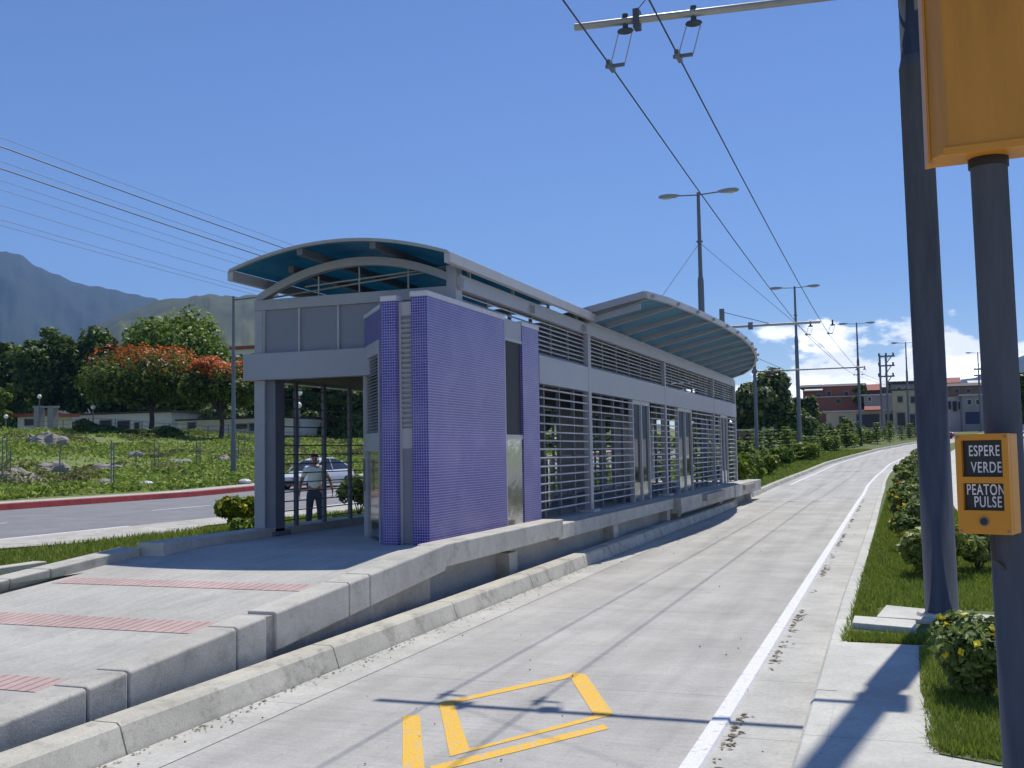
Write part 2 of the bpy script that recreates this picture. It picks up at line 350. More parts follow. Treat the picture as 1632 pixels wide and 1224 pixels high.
def leaves(P, N, size, elong=1.6, rng=RNG):
    """leaf diamonds at points P with preferred normals N"""
    n = len(P); N = N+rng.normal(0, .55, (n, 3)); N /= np.linalg.norm(N, axis=1)[:, None]
    T = rng.normal(0, 1, (n, 3)); T -= (T*N).sum(1)[:, None]*N; T /= np.linalg.norm(T, axis=1)[:, None]; B = np.cross(N, T)
    s = (size*rng.uniform(.6, 1.35, n))[:, None]
    V = np.stack([P-T*s*elong/2, P+B*s/2+N*s*.12, P+T*s*elong/2, P-B*s/2+N*s*.12], axis=1).reshape(-1, 3)
    return V, np.arange(4*n).reshape(-1, 4)
def clump_pts(C, R, n, rng=RNG, flat=.75, shell=.55):
    """points filling ellipsoidal clumps, dense near the surface"""
    k = rng.integers(0, len(C), n) if np.isscalar(R) else rng.choice(len(C), n, p=(R**2)/(R**2).sum())
    D = rng.normal(0, 1, (n, 3)); D /= np.linalg.norm(D, axis=1)[:, None]
    r = (shell+(1-shell)*rng.random(n)**.6)*(1+np.abs(rng.normal(0, .10, n)))
    Rk = R if np.isscalar(R) else R[k]
    P = C[k]+D*(r*Rk)[:, None]*np.array([1, 1, flat]); return P, D*.7+np.array([0, 0, .5])
# ------------------------------------------------------------------ ground sheet
def lotz(x, y):
    d = (-30.2+S(y))-x
    if d <= 0: return 0
    rough = .22*math.sin(x*.35+1)*math.sin(y*.27)+.16*math.sin(x*.9+y*.5)+.10*math.sin(x*1.7-y*1.3+2)
    return .2+.5*g(y)-g(y)+.07*min(d, 54)+.004*max(d-54, 0)+rough*min(1, d/5)*.8
def island(x):   # grass bank just left of the station
    return float(np.interp(x, [-16.5, -14.5, -11.2, -9.6, -8.1], [.02, .10, .13, .26, .50]))
def G(x, y):
    z = g(y); xs = x-S(y)
    if xs < -30.2: return z+lotz(x, y)
    return z-.04
def axis(parts):
    out = []
    for a, b, st in parts: out += list(np.arange(a, b, st))
    return out+[parts[-1][1]]
gx = axis([(-9000, -600, 700), (-600, -130, 30), (-130, -28, 1.2), (-28, 60, 4), (60, 600, 60), (600, 9000, 700)])
gy = axis([(-3000, -60, 300), (-60, -10, 10), (-10, 140, 1.2), (140, 300, 8), (300, 1200, 80), (1200, 9000, 700)])
V = np.array([(a, b, G(a, b)) for b in gy for a in gx]); nx = len(gx)
F = np.array([(j*nx+i, j*nx+i+1, (j+1)*nx+i+1, (j+1)*nx+i) for j in range(len(gy)-1) for i in range(nx-1)])
tag(mesh_np('ground', V, F, 'lot', smooth=True), 'weedy open ground rising gently towards the hills', kind='structure')
def ys_range(a, b, st=1.0):
    n = max(1, int(round((b-a)/st))); return [a+(b-a)*i/n for i in range(n+1)]
def strip(name, x0, x1, y0, y1, dz, m, label, kind='structure', st=1.5, shift=True, nx=1):
    """sheet following the road; x0/x1 numbers or callables of y, dz number or callable(x,y)"""
    fx0 = x0 if callable(x0) else (lambda y: x0+(S(y) if shift else 0)); fx1 = x1 if callable(x1) else (lambda y: x1+(S(y) if shift else 0))
    V = []; ysr = ys_range(y0, y1, st)
    for y in ysr:
        a, b = fx0(y), fx1(y)
        for i in range(nx+1):
            x = a+(b-a)*i/nx; V.append((x, y, g(y)+(dz(x, y) if callable(dz) else dz)))
    w = nx+1; F = np.array([(j*w+i, j*w+i+1, (j+1)*w+i+1, (j+1)*w+i) for j in range(len(ysr)-1) for i in range(nx)])
    o = mesh_np(name, np.array(V), F, m, loc=(0, 0, 0), smooth=True)
    if kind: tag(o, label, kind=kind)
    return o
def loft(name, sect, ysr, m, parent=None, closed=True, label=None, kind='structure', bevel=0, mbo=None):
    """sweep a cross-section sect(y)->[(x,z)..] along y"""
    mb = mbo or MB(); n = len(sect(ysr[0])); V = []
    for y in ysr: V += [(x, y, z) for x, z in sect(y)]
    F = [(j*n+i, j*n+(i+1) % n, (j+1)*n+(i+1) % n, (j+1)*n+i) for j in range(len(ysr)-1) for i in range(n)]
    F += [tuple(range(n))[::-1], tuple(range((len(ysr)-1)*n, len(ysr)*n))]
    F = [f[::-1] for f in F]
    mb.add(V, F)
    if mbo: return mb
    o = mb.build(name, m, parent, bevel=bevel)
    if parent is None: tag(o, label, kind=kind)
    return o
# ------------------------------------------------------------------ busway and kerbs
KX = lambda y: float(np.interp(y, [-5, 5, 14.5, 20, 31, 33, 36], [-4.02, -4.12, -4.30, -4.36, -4.50, -4.83, -4.87]))+(S(y) if y > 36 else 0)
RKX = lambda y: float(np.interp(y, [-5, 5.7, 11, 21, 40, 50, 400], [-.50, -.56, -.63, -.67, -.80, -.92, -.95]))+S(y)
WLX = lambda y: float(np.interp(y, [-5, 5.5, 10, 26, 44, 50, 400], [-1.09, -1.09, -1.12, -1.24, -1.38, -1.40, -1.40]))+S(y)
strip('busway', KX, WLX, -6, 290, 0.0, 'busway', 'pale concrete bus lane running beside the station')
strip('gutter', WLX, RKX, -6, 290, 0.004, 'gutter', 'narrow concrete gutter strip beside the white separator')
def kerb_mesh(name, fx, y0, y1, m, label, side, w=.17, h=.16, lean=.05, seg=2.45, first=None, h0=-.05):
    mb = MB(); y = y0; k = 0
    while y < y1-.05:
        e = min(y1, y+(first if (first and k == 0) else seg)); k += 1
        def sect(q):
            x = fx(q); zz = g(q)
            P = [(x, zz+h0), (x+side*lean*.95, zz+h-.02), (x+side*(lean+.022), zz+h), (x+side*(lean+w), zz+h), (x+side*(lean+w), zz+h0)]
            return P if side > 0 else P[::-1]
        loft('', lambda q: sect(q)[::-1], ys_range(y, e-.014, 1.25), None, mbo=mb); y = e
        if y > 60: seg = 8
    return tag(mb.build(name, m, base=(0, 0, 0)), label, kind='structure')
kerb_mesh('station_kerb', KX, -4.9, 33.5, 'kerb', 'weathered concrete kerb between bus lane and station', -1, w=.19, h=.17, lean=.07)
kerb_mesh('median_kerb', KX, 33.6, 260, 'kerb', 'concrete kerb along the planted median', -1, w=.14, h=.15)
kerb_mesh('verge_kerb', RKX, -4.7, 260, 'walk', 'flush pale kerb stones along the right verge', 1, w=.14, h=.15, lean=.0, seg=2.9)
# white raised separator
mb = MB()
loft('', lambda y: [(WLX(y)-.075, g(y)-.02), (WLX(y)-.05, g(y)+.020), (WLX(y)+.05, g(y)+.024), (WLX(y)+.075, g(y)-.02)][::-1], ys_range(-5, 250, 1.0), None, mbo=mb)
tag(mb.build('lane_separator', 'white', base=(0, 0, 0), bevel=0), 'long white painted raised line between bus lane and gutter', kind='structure')
strip('edge_line', lambda y: KX(y)+.35, lambda y: KX(y)+.45, 45, 250, .005, 'white', 'thin white painted edge line along the median kerb')
strip('lane_apron', lambda y: KX(y)-.0, lambda y: KX(y)+.33, -6, 44, .004, 'gutter', 'pale smooth concrete apron along the kerb')
# yellow marks on the busway
mb = MB()
def flat(poly, z=.0028): mb.add([(x, y, z) for x, y in poly], [tuple(range(len(poly)))])
def band(a, b, w):
    a, b = np.array(a), np.array(b); d = (b-a)/np.linalg.norm(b-a); n = np.array([-d[1], d[0]])*w/2; flat([a-n, b-n, b+n, a+n])
flat([(-3.03, 6.12), (-2.52, 5.08), (-2.10, 4.2), (-1.99, 4.22), (-2.41, 5.12), (-2.93, 6.16)])
flat([(-2.95, 6.50), (-2.38, 5.38), (-2.335, 5.55), (-2.84, 6.50)])
flat([(-2.84, 6.50), (-2.82, 6.58), (-2.33, 7.50), (-2.37, 7.66), (-2.95, 6.50)][::-1])
flat([(-2.37, 7.66), (-2.33, 7.46), (-1.87, 6.46), (-1.76, 6.52), (-2.26, 7.62)][::-1])
flat([(-2.38, 5.38), (-1.76, 6.52), (-1.87, 6.46), (-2.335, 5.55)])
flat([(-2.35, 5.08), (-1.70, 6.19), (-1.76, 6.27), (-2.41, 5.18)])
tag(mb.build('lane_markings', 'yellow', base=(0, 0, 0)), 'yellow painted diamond lines on the bus lane', kind='structure')
# right sidewalk + verge
strip('sidewalk', lambda y: RKX(y)+.14, 3.4, -6, 8.62, .15, 'walk', 'pale concrete footpath at the crossing', shift=False)
strip('far_sidewalk', 1.12, 3.2, 8.6, 260, .153, 'walk', 'pale concrete footpath beyond the shrubs on the right')
strip('right_road', 3.3, 14, -6, 260, .0, 'asphalt', 'grey carriageway on the far right')
strip('verge_grass', lambda y: RKX(y)+.14, 1.12, 8.62, 260, .135, 'grass_base', 'short green lawn verge with shrubs on the right', nx=3)
# lawn patch cut into the sidewalk
lp = [(.06, 8.55), (.045, 7.05), (.10, 6.3), (.11, 5.62), (.36, 5.5), (3.0, 5.4), (3.0, 8.6)]
mb = MB().add([(x, y, .156) for x, y in lp], [tuple(range(len(lp)))[::-1]]); tag(mb.build('lawn_patch', 'grass_base', base=(0, 0, 0)), 'small lawn patch beside the crossing footpath', kind='structure')
mb = MB().prism([(-.45, 9.36), (0.05, 9.2), (0.05, 9.62), (-.45, 9.75)], .10, .185); mb.prism([(.36, 9.2), (1.1, 9.1), (1.1, 9.5), (.36, 9.6)], .1, .18)
mb.prism([(-.27, 9.82), (.75, 9.62), (.76, 10.1), (-.2, 10.55)], .08, .172); 
tag(mb.build('footing_slab', 'walk', base=(0, 0, 0), bevel=.008), 'cracked pale concrete slabs around the pole foot', kind='structure')
# ------------------------------------------------------------------ left avenue
strip('station_island', -16.4, -7.9, -6, 36, lambda x, y: island(x), 'grass_base', 'grass bank between the station and the avenue', shift=False, nx=8)
strip('station_bed', -7.9, lambda y: KX(y)-.2, -6, 36, .05, 'soil', 'dark soil between kerb and station plinth', shift=False)
strip('median_grass', -16.2, lambda y: KX(y)-.18, 36, 260, .13, 'grass_base', 'grass median planted with young conifers', shift=True, nx=4) if False else None
strip('median_grass', lambda y: -16.2+S(y), lambda y: KX(y)-.18, 36, 260, .13, 'grass_base', 'grass median planted with young conifers', nx=4)
strip('roadside_strip', lambda y: -16.75+S(y), lambda y: -14.6+S(y)+.35*math.sin(y*.8)+.2*math.sin(y*2.1), -6, 34, .115, 'strip', 'stained concrete strip along the avenue edge', nx=2, st=.6)
strip('avenue', -28.6, -16.7, -6, 280, .0, 'asphalt', 'grey asphalt avenue left of the station')
kerb_mesh('avenue_kerb', lambda y: -16.7+S(y), 34, 260, 'kerb', 'pale kerb along the avenue side of the median', 1, w=.2, h=.15, lean=.02)
kerb_mesh('red_kerb', lambda y: -28.6+S(y), -5, 260, 'redkerb', 'red painted kerb on the far side of the avenue', -1, w=.12, h=.22, lean=.03)
strip('lot_footpath', lambda y: -30.4+S(y), lambda y: -28.75+S(y), -6, 260, .215, 'strip', 'narrow pale footpath behind the red kerb')
mb = MB()
def dash(x, y0, y1, w=.14):
    for a, b in zip(ys_range(y0, y1, 2)[:-1], ys_range(y0, y1, 2)[1:]):
        xa, xb = x+S(a), x+S(b); mb.add([(xa-w/2, a, g(a)+.006), (xa+w/2, a, g(a)+.006), (xb+w/2, b, g(b)+.006), (xb-w/2, b, g(b)+.006)], [(0, 1, 2, 3)])
dash(-18.0, -5, 21.3)
for k in range(-1, 16): dash(-22.6, 18.9+k*8.9-.0, 22.9+k*8.9-.9)
dash(-16.95, 60, 250, .12); dash(-28.2, 60, 250, .12); dash(-18.0, 30, 34.5)
tag(mb.build('avenue_markings', 'white', base=(0, 0, 0)), 'white lane lines painted on the avenue', kind='structure')
# ------------------------------------------------------------------ mountains
def ridge(name, D, prof, depth, m, label, seed, rough=.06):
    rng = np.random.default_rng(seed); pxs = np.arange(prof[0][0], prof[-1][0]+1, 7)
    elev = np.interp(pxs, [p[0] for p in prof], [p[1] for p in prof]); NR = 26
    dirs = []; hs = []
    for px, py in zip(pxs, elev):
        d = ray(px, py); h = math.hypot(d[0], d[1]); dirs.append((d[0]/h, d[1]/h)); hs.append(H+D*d[2]/h)
    hs = np.array(hs); n = len(pxs); hs = hs*(1+rng.normal(0, .0016, n)+.003*np.sin(pxs*.21)+.004*np.sin(pxs*.083)); ph = rng.uniform(0, 6.28, 12); V = []
    for j in range(NR*2):
        t = (j-NR)/NR; r = D+t*depth
        base = max(0, 1-abs(t)**1.15)
        for i in range(n):
            a = pxs[i]
            spur = sum(math.sin(a*f+ph[k]+t*(5+3*k)*(1 if k % 2 else -1)+1.3*math.sin(t*7+a*.013+k))*w for k, (f, w) in enumerate([(.021, .5), (.047, .35), (.09, .22), (.17, .14), (.31, .08)]))
            e = rough*(spur+.35*math.sin(a*.23+t*19+ph[6])*math.sin(a*.11-t*11+ph[7])+.25*math.sin(a*.41+t*31+ph[8]))*min(1, abs(t)*2.2)*base+rng.normal(0, .003)*min(1, abs(t)*8)
            z = hs[i]*max(0, base+e)-30*(1-base)
            rr = r
            V.append((dirs[i][0]*rr, dirs[i][1]*rr, z))
    F = np.array([(j*n+i, j*n+i+1, (j+1)*n+i+1, (j+1)*n+i) for j in range(NR*2-1) for i in range(n-1)])
    o = mesh_np(name, np.array(V), F, m, loc=(0, 0, 0), smooth=True); tag(o, label, kind='structure'); return o
ridge('mountain', 5200, [(-900, 470), (-600, 420), (-300, 380), (-120, 392), (0, 402), (30, 405), (60, 424), (95, 441), (130, 452), (170, 460), (210, 467), (250, 478), (300, 500), (360, 530), (430, 580), (520, 660), (600, 722)], 2300, 'hill_far', 'high blue mountain falling away to the right', 3, .045)
ridge('hill', 2300, [(-200, 700), (-60, 640), (40, 600), (100, 560), (150, 520), (200, 498), (240, 485), (262, 476), (300, 474), (345, 469), (380, 473), (410, 470), (470, 480), (600, 520), (750, 580), (900, 640), (1100, 690), (1200, 716)], 1100, 'hill_near', 'nearer scrubby ridge behind the trees', 8, .085)
ridge('mountain', 5400, [(1380, 700), (1450, 660), (1500, 618), (1530, 606), (1560, 600), (1590, 585), (1632, 566), (1700, 545), (1850, 520), (2100, 600), (2300, 700)], 1400, 'hill_far', 'distant blue peak low behind the right poles', 6, .08)
# ------------------------------------------------------------------ ramp (its own thing)
RZ = lambda y: .62-.075*max(10.3-y, 0)
YR0 = 1.9
ramp = empty('access_ramp', (-6.4, 6, 0), 'long pale concrete ramp with low parapets climbing to the station platform', 'ramp')
mb = MB(); loft('', lambda y: [(-8.0, 0), (-4.85, 0), (-4.85, RZ(y)), (-8.0, RZ(y))], [YR0]+ys_range(2, 10.3, .5), None, mbo=mb)
mb.build('ramp_deck', 'rampc', ramp)
for (a, b) in ((8.16, 8.44), (6.62, 6.98), (5.14, 5.42), (3.7, 4.0)):
    mb = MB().add([(-7.82, a, RZ(a)+.004), (-4.85, a, RZ(a)+.004), (-4.85, b, RZ(b)+.004), (-7.82, b, RZ(b)+.004)], [(0, 1, 2, 3)]); mb.build('tactile_strip', 'redstrip', ramp)
# right parapet blocks
joints = [(1.9, 3.55), (3.56, 5.0), (5.015, 5.35), (5.365, 6.48), (6.495, 6.86), (6.99, 8.12), (8.135, 8.5), (8.515, 10.18)]
for a, b in joints:
    def sect(y):
        t = RZ(y)+.10; lo = -.02 if y < 6.9 else t-.30+.02*min(1, (y-6.9)/3)
        return [(-4.78, lo), (-4.52, lo), (-4.52, t-.012), (-4.545, t), (-4.78, t)]
    mb = MB(); loft('', sect, [a, b], None, mbo=mb); mb.build('parapet_block', 'rkerb', ramp, bevel=.012)
mb = MB(); loft('', lambda y: [(-4.84, -.02), (-4.58, -.02), (-4.575, RZ(y)-.14), (-4.84, RZ(y)-.14)], [6.9, 9.9], None, mbo=mb); mb.box(-4.80, -4.545, 6.865, 6.985, -.02, RZ(6.9)+.082)
mb.build('plinth_wall', 'plinth', ramp)
for a, b in ((1.9, 4.9), (4.915, 7.82), (7.835, 8.33), (8.345, 9.66)):
    def sect(y):
        t = RZ(y)+.10; return [(-8.28, .1), (-8.0, .1), (-8.0, t), (-8.28, t)]
    mb = MB(); loft('', sect, [a, b], None, mbo=mb); mb.build('parapet_block', 'rkerb', ramp, bevel=.012)
mb = MB(); loft('', lambda y: [(-9.05, .1), (-8.88, .1), (-8.88, .50+.005*y), (-9.05, .50+.005*y)], ys_range(2, 9.2, 2), None, mbo=mb); tag(mb.build('bank_kerb', 'rkerb', bevel=.01), 'low pale kerb in the grass alongside the left ramp parapet', 'kerb')
# ------------------------------------------------------------------ station
st = empty('bus_station', (-6.5, 23, 0), 'long grey steel and louvre bus station with curved blue roof on a raised concrete platform', 'bus station')
XR, XL, Y0, Y1 = -5.08, -7.98, 11.92, 34.75
def P(name, m, f, **k): mb = MB(); f(mb); return mb.build(name, m, st, **k)
P('platform', 'rampc', lambda b: b.prism([(-8.0, 10.3), (-4.86, 10.3), (-4.86, 35.3), (-8.0, 35.3)], .0, .62))
P('platform_edge', 'rkerb', lambda b: (b.box(-4.86, -4.55, 10.19, 14.35, .46, .70)), bevel=.012)
P('platform_edge', 'rkerb', lambda b: b.box(-4.86, -4.62, 14.36, 22.4, .40, .615), bevel=.01)
P('platform_edge', 'rkerb', lambda b: b.box(-4.86, -4.46, 22.41, 30.0, .30, .625), bevel=.01)
P('platform_edge', 'rkerb', lambda b: b.box(-4.86, -4.42, 30.01, 35.6, .30, .64), bevel=.01)
P('platform_edge', 'rkerb', lambda b: b.box(-8.05, -7.70, 9.67, 35.3, .56, .72), bevel=.01)
for y in (12.5, 17.6, 22.0, 23.1, 28.9, 34.8): P('pier', 'rkerb', lambda b: b.box(-4.86, -4.68, y, y+.3, 0, .39 if y < 22.3 else .295))
# posts
def post(x, y, z0, z1, w=.12, d=.12, m='steel'): return P('post', m, lambda b: b.box(x-w/2, x+w/2, y-d/2, y+d/2, z0, z1), bevel=.006)
P('corner_column', 'steel', lambda b: b.box(-8.0, -7.84, 11.86, 12.14, .62, 2.66), bevel=.006)
P('corner_column', 'steel_d', lambda b: (b.box(-7.838, -7.70, 11.90, 12.12, .62, 2.66), b.box(-8.07, -7.66, 11.82, 12.2, .62, .68)))
P('corner_column', 'steel', lambda b: b.box(-7.99, -7.78, 34.6, 34.75, .62, 3.7), bevel=.006)
for y, w in ((17.61, .17), (23.86, .14), (30.48, .085), (34.68, .12)): post(XR-.02, y, .62, 3.7, .12, w)
for y in (17.61, 23.86, 30.48): P('base_plate', 'steel_l', lambda b: b.box(XR-.16, XR+.12, y-.2, y+.2, .62, .66))
for y in (12.48, 13.22, 13.97, 14.72, 15.9, 17.6, 19.4, 21.2, 23.8, 25.6, 27.4, 29.2, 30.5, 32.2): post(-7.75, y, .70, 2.66, .045, .07, 'steel_d')
# bands
P('band', 'band', lambda b: b.box(XR-.12, XR+.035, 14.9, 34.86, 2.68, 3.11), bevel=.006)
P('band', 'band', lambda b: b.box(-8.12, XR-.121, 11.78, 11.92, 2.655, 3.005), bevel=.006)
P('band', 'band', lambda b: b.box(-8.10, -7.94, 11.921, 34.86, 2.66, 3.0), bevel=.006)
P('band', 'band', lambda b: b.box(-7.94, XR-.12, 34.74, 34.9, 2.66, 3.08))
for y in (17.6, 23.9, 30.5): P('band_seam', 'steel_d', lambda b: b.box(XR+.03, XR+.038, y-.008, y+.008, 2.685, 3.105))
P('ceiling', 'ceiling', lambda b: b.box(-7.93, XR-.13, 11.93, 17.6, 2.70, 2.76)); P('ceiling', 'void', lambda b: b.box(-7.93, XR-.13, 17.61, 34.6, 2.70, 2.76))  # rear ceiling added in near-black to darken the interior behind the bars
# upper beams
P('beam', 'steel', lambda b: b.box(XR-.12, XR+.03, 11.9, 34.86, 3.68, 3.87), bevel=.006)
P('beam', 'steel', lambda b: b.box(-8.0, XR-.12, 11.86, 11.98, 3.585, 3.725), bevel=.006)
P('beam', 'steel', lambda b: b.box(-8.02, -7.90, 11.98, 34.86, 3.60, 3.75))
P('beam', 'steel', lambda b: b.box(-7.9, XR-.12, 34.74, 34.86, 3.66, 3.86))
P('corner_column', 'steel', lambda b: b.box(-8.0, -7.86, 11.87, 12.0, 3.0, 3.585), bevel=.005)
P('corner_column', 'steel', lambda b: b.box(XR-.13, XR-.0, 11.85, 12.05, 3.11, 3.98), bevel=.005)
# front clerestory panels
for a, b_ in ((-7.85, -7.335), (-7.31, -6.755), (-6.73, -6.15), (-6.13, -5.3)):
    P('front_panel', 'panel', lambda b: b.box(a, b_, 11.90, 11.94, 3.0, 3.585))
for x in (-7.86, -7.322, -6.742, -6.14): P('mullion', 'steel_l', lambda b: b.box(x-.013, x+.013, 11.87, 11.93, 3.006, 3.584))
# clerestory louvres on the long sides
secs = [(12.1, 17.5), (17.75, 23.75), (24.0, 30.35), (30.6, 34.6)]
for x in (XR-.05, -7.96):
    for a, b_ in secs:
        def lv(b):
            for k in range(8):
                zc = 3.15+k*.071; s = 1 if x > -6 else -1
                b.obox((x, (a+b_)/2, zc), (.026, 0, -.017*s), (0, (b_-a)/2, 0), (.003*s, 0, .0045))
        P('louvre_bank', 'louvre', lv)
        def fr(b):
            n = max(2, round((b_-a)/.95)); b.box(x-.03, x+.008, a, b_, 3.112, 3.125)
            for k in range(n+1):
                y = a+(b_-a)*k/n; b.box(x-.035, x+.012 if x > -6 else x+.03, y-.02, y+.02, 3.11, 3.68)
        P('louvre_frame', 'steel_d', fr)
# bar grilles of the long sides
zb = [.78+i*.1305 for i in range(15)]
def grille(x, a, b_, zs=zb, ups=(), r=.0155):
    def f(b):
        for z_ in zs: b.tube([(x, a, z_), (x, b_, z_)], r, 6)
    o = P('bar_grille', 'bar' if x > -6 else 'steel_d', f, smooth=True)  # front bars take a lighter metal for the sun they catch
    if ups: P('grille_upright', 'steel_d', lambda b: [b.box(x-.10, x-.045, y-.025, y+.025, .64, 2.68) for y in ups])
grille(XR+.0, 14.9, 17.52, ups=(15.32, 16.1, 16.9)); grille(XR+.0, 17.7, 20.75, ups=(18.6, 19.5, 20.2))
grille(XR+.0, 22.4, 23.79, ups=(22.46, 23.2)); grille(XR+.0, 23.93, 25.3, ups=(24.6,)); grille(XR+.0, 27.3, 30.4, ups=(28.1, 28.9, 29.6))
grille(XR+.0, 30.57, 31.8, ups=(31.2,)); grille(XR+.0, 33.2, 34.62, ups=(33.9,))
zl = [.80+i*.125 for i in range(15)]
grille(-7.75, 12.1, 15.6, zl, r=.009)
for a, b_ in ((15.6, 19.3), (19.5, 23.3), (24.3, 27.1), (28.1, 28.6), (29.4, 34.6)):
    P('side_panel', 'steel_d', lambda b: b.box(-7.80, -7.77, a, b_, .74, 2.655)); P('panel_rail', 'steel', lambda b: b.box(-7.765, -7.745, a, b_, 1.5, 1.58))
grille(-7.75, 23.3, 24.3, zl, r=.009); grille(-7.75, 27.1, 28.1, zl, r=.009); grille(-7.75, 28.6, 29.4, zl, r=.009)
# boarding doors
for a, b_ in ((20.82, 22.34), (25.42, 27.22), (31.86, 33.14)):
    d = P('boarding_door', 'darkglass', lambda b: b.box(XR-.06, XR-.045, a+.07, b_-.07, 1.0, 2.66))
    def fr(b):
        for y in (a, (a+b_)/2-.03, b_-.06): b.box(XR-.09, XR-.0, y, y+.06, .62, 2.68)
        b.box(XR-.085, XR-.005, a+.06, b_-.06, 2.60, 2.68)
    mbx = MB(); fr(mbx); mbx.build('door_frame', 'steel_l', d)
    mbx = MB(); mbx.box(XR-.07, XR-.03, a+.06, b_-.06, .63, 1.0); mbx.build('kick_panel', 'inox', d)
    P('boarding_ledge', 'plinth', lambda b: b.box(-4.62, -4.34, a-.5, b_+.4, .44, .60), bevel=.01) if a > 22 else None
# flat roof behind the vault
P('flat_roof', 'steel', lambda b: b.box(-8.05, XR+.0, 17.6, 34.9, 3.88, 3.94))
# front vaulted roof
VX0, VX1, VY0, VY1 = -7.97, -4.93, 11.27, 17.5
def arc(x, zlo=4.02, zc=4.28, x0=VX0, x1=VX1):
    t = (2*x-x0-x1)/(x1-x0); return zlo+(zc-zlo)*(1-t*t)
def vault(b):
    n = 24; xs = [VX0+.04+(VX1-VX0-.08)*i/n for i in range(n+1)]
    loft('', lambda y: [(x_, arc(x_)) for x_ in xs]+[(x_, arc(x_)+.012) for x_ in xs[::-1]], [VY0+.02, VY1], None, mbo=b)
vr = P('vaulted_roof', 'roofglass', vault, smooth=False)
def sub(name, m, f, par, **k): mb = MB(); f(mb); return mb.build(name, m, par, **k)
def rim(b):
    n = 24; xs = [VX0+(VX1-VX0)*i/n for i in range(n+1)]
    for i in range(n):
        b.prism([(xs[i], VY0-.02), (xs[i+1], VY0-.02), (xs[i+1], VY0+.03), (xs[i], VY0+.03)], lambda x_, y_: arc(x_)-.016, lambda x_, y_: arc(x_)+.022)
sub('roof_rim', 'galv', rim, vr)
for x_ in (-6.95, -5.93): sub('purlin', 'steel_d', lambda b: b.box(x_-.04, x_+.04, VY0+.02, VY1, arc(x_)-.10, arc(x_)-.012), vr)
sub('purlin', 'steel_d', lambda b: b.box(-7.5, -7.42, 11.9, VY1, arc(-7.45)-.10, arc(-7.45)-.012), vr)
sub('eaves_beam', 'steel_l', lambda b: b.box(VX1-.05, VX1+.03, VY0-.0, VY1+.1, 3.90, 4.028), vr, bevel=.006)
sub('eaves_beam', 'steel_l', lambda b: b.box(VX0-.03, VX0+.05, VY0-.0, VY1+.1, 3.90, 4.028), vr, bevel=.006)
for yy in (11.92, 14.6, 17.3):
    def ab(b):
        n = 22; x0, x1 = -7.98, -4.98; A = lambda x_: arc(x_, 3.73, 4.13, x0, x1); xs = [x0+(x1-x0)*i/n for i in range(n+1)]
        for i in range(n): b.prism([(xs[i], yy-.05), (xs[i+1], yy-.05), (xs[i+1], yy+.05), (xs[i], yy+.05)], lambda x_, y_: A(x_)-.05, lambda x_, y_: A(x_)+.055)
    P('arch_beam', 'steel', ab)
def ties(b):
    for (p, q) in (((-7.9, 12.0, 3.76), (-5.2, 12.0, 3.97)), ((-7.3, 12.0, 3.88), (-5.1, 12.0, 4.0)), ((-6.5, 12.0, 3.73), (-6.5, 12.0, 4.12)), ((-5.8, 12.0, 3.73), (-5.8, 12.0, 4.1)), ((-7.1, 12.0, 3.73), (-7.1, 12.0, 4.0))): b.tube([p, q], .012, 6)
P('tie_rod', 'galv', ties)
for y in (12.3, 13.9, 15.5, 17.0): P('strut', 'steel_l', lambda b: b.box(XR-.03, XR+.01, y-.02, y+.02, 3.871, 3.99))
# inclined canopy with curved edge
def cedge(y): return float(np.interp(y, [17.4, 18.5, 20.6, 23, 25.5, 28, 30.5, 32.5, 33.8, 34.8], [-3.98, -3.83, -3.68, -3.57, -3.53, -3.60, -3.80, -4.10, -4.40, -4.85]))
def cz(x): return float(np.interp(x, [-5.6, -5.08, -4.3, -3.4], [3.92, 4.0, 4.19, 4.36]))
cys = ys_range(17.42, 34.7, .55)
def canopy(b):
    loft('', lambda y: [(XR-.4+(cedge(y)-XR+.4)*i/6, cz(XR-.4+(cedge(y)-XR+.4)*i/6)+.045) for i in range(7)]+[(XR-.4+(cedge(y)-XR+.4)*i/6, cz(XR-.4+(cedge(y)-XR+.4)*i/6)+.057) for i in range(6, -1, -1)], cys, None, mbo=b)
cn = P('side_canopy', 'canopyglass', canopy)
def cfas(b): loft('', lambda y: [(cedge(y)-.03, cz(cedge(y))-.02), (cedge(y)+.03, cz(cedge(y))-.02), (cedge(y)+.03, cz(cedge(y))+.09), (cedge(y)-.03, cz(cedge(y))+.09)], cys, None, mbo=b)
sub('canopy_fascia', 'steel_l', cfas, cn)
sub('canopy_fascia', 'steel', lambda b: b.prism([(-5.3, 17.50), (-4.1, 17.50), (-4.1, 17.56), (-5.3, 17.56)], lambda x_, y_: cz(x_)-.17, lambda x_, y_: cz(x_)-.08), cn)
sub('canopy_fascia', 'steel', lambda b: b.prism([(-5.5, 17.34), (-3.98, 17.34), (-3.98, 17.42), (-5.5, 17.42)], lambda x_, y_: cz(x_)-.02, lambda x_, y_: cz(x_)+.09), cn)
ry = [17.62+i*1.42 for i in range(13)]
for y in ry:
    xe = cedge(y)+.085
    sub('canopy_rib', 'steel', lambda b: b.prism([(-5.3, y-.03), (xe, y-.03), (xe, y+.03), (-5.3, y+.03)], lambda x_, y_: cz(x_)-(.075-.06*(x_+5.3)/(xe+5.3)), lambda x_, y_: cz(x_)+.043), cn)
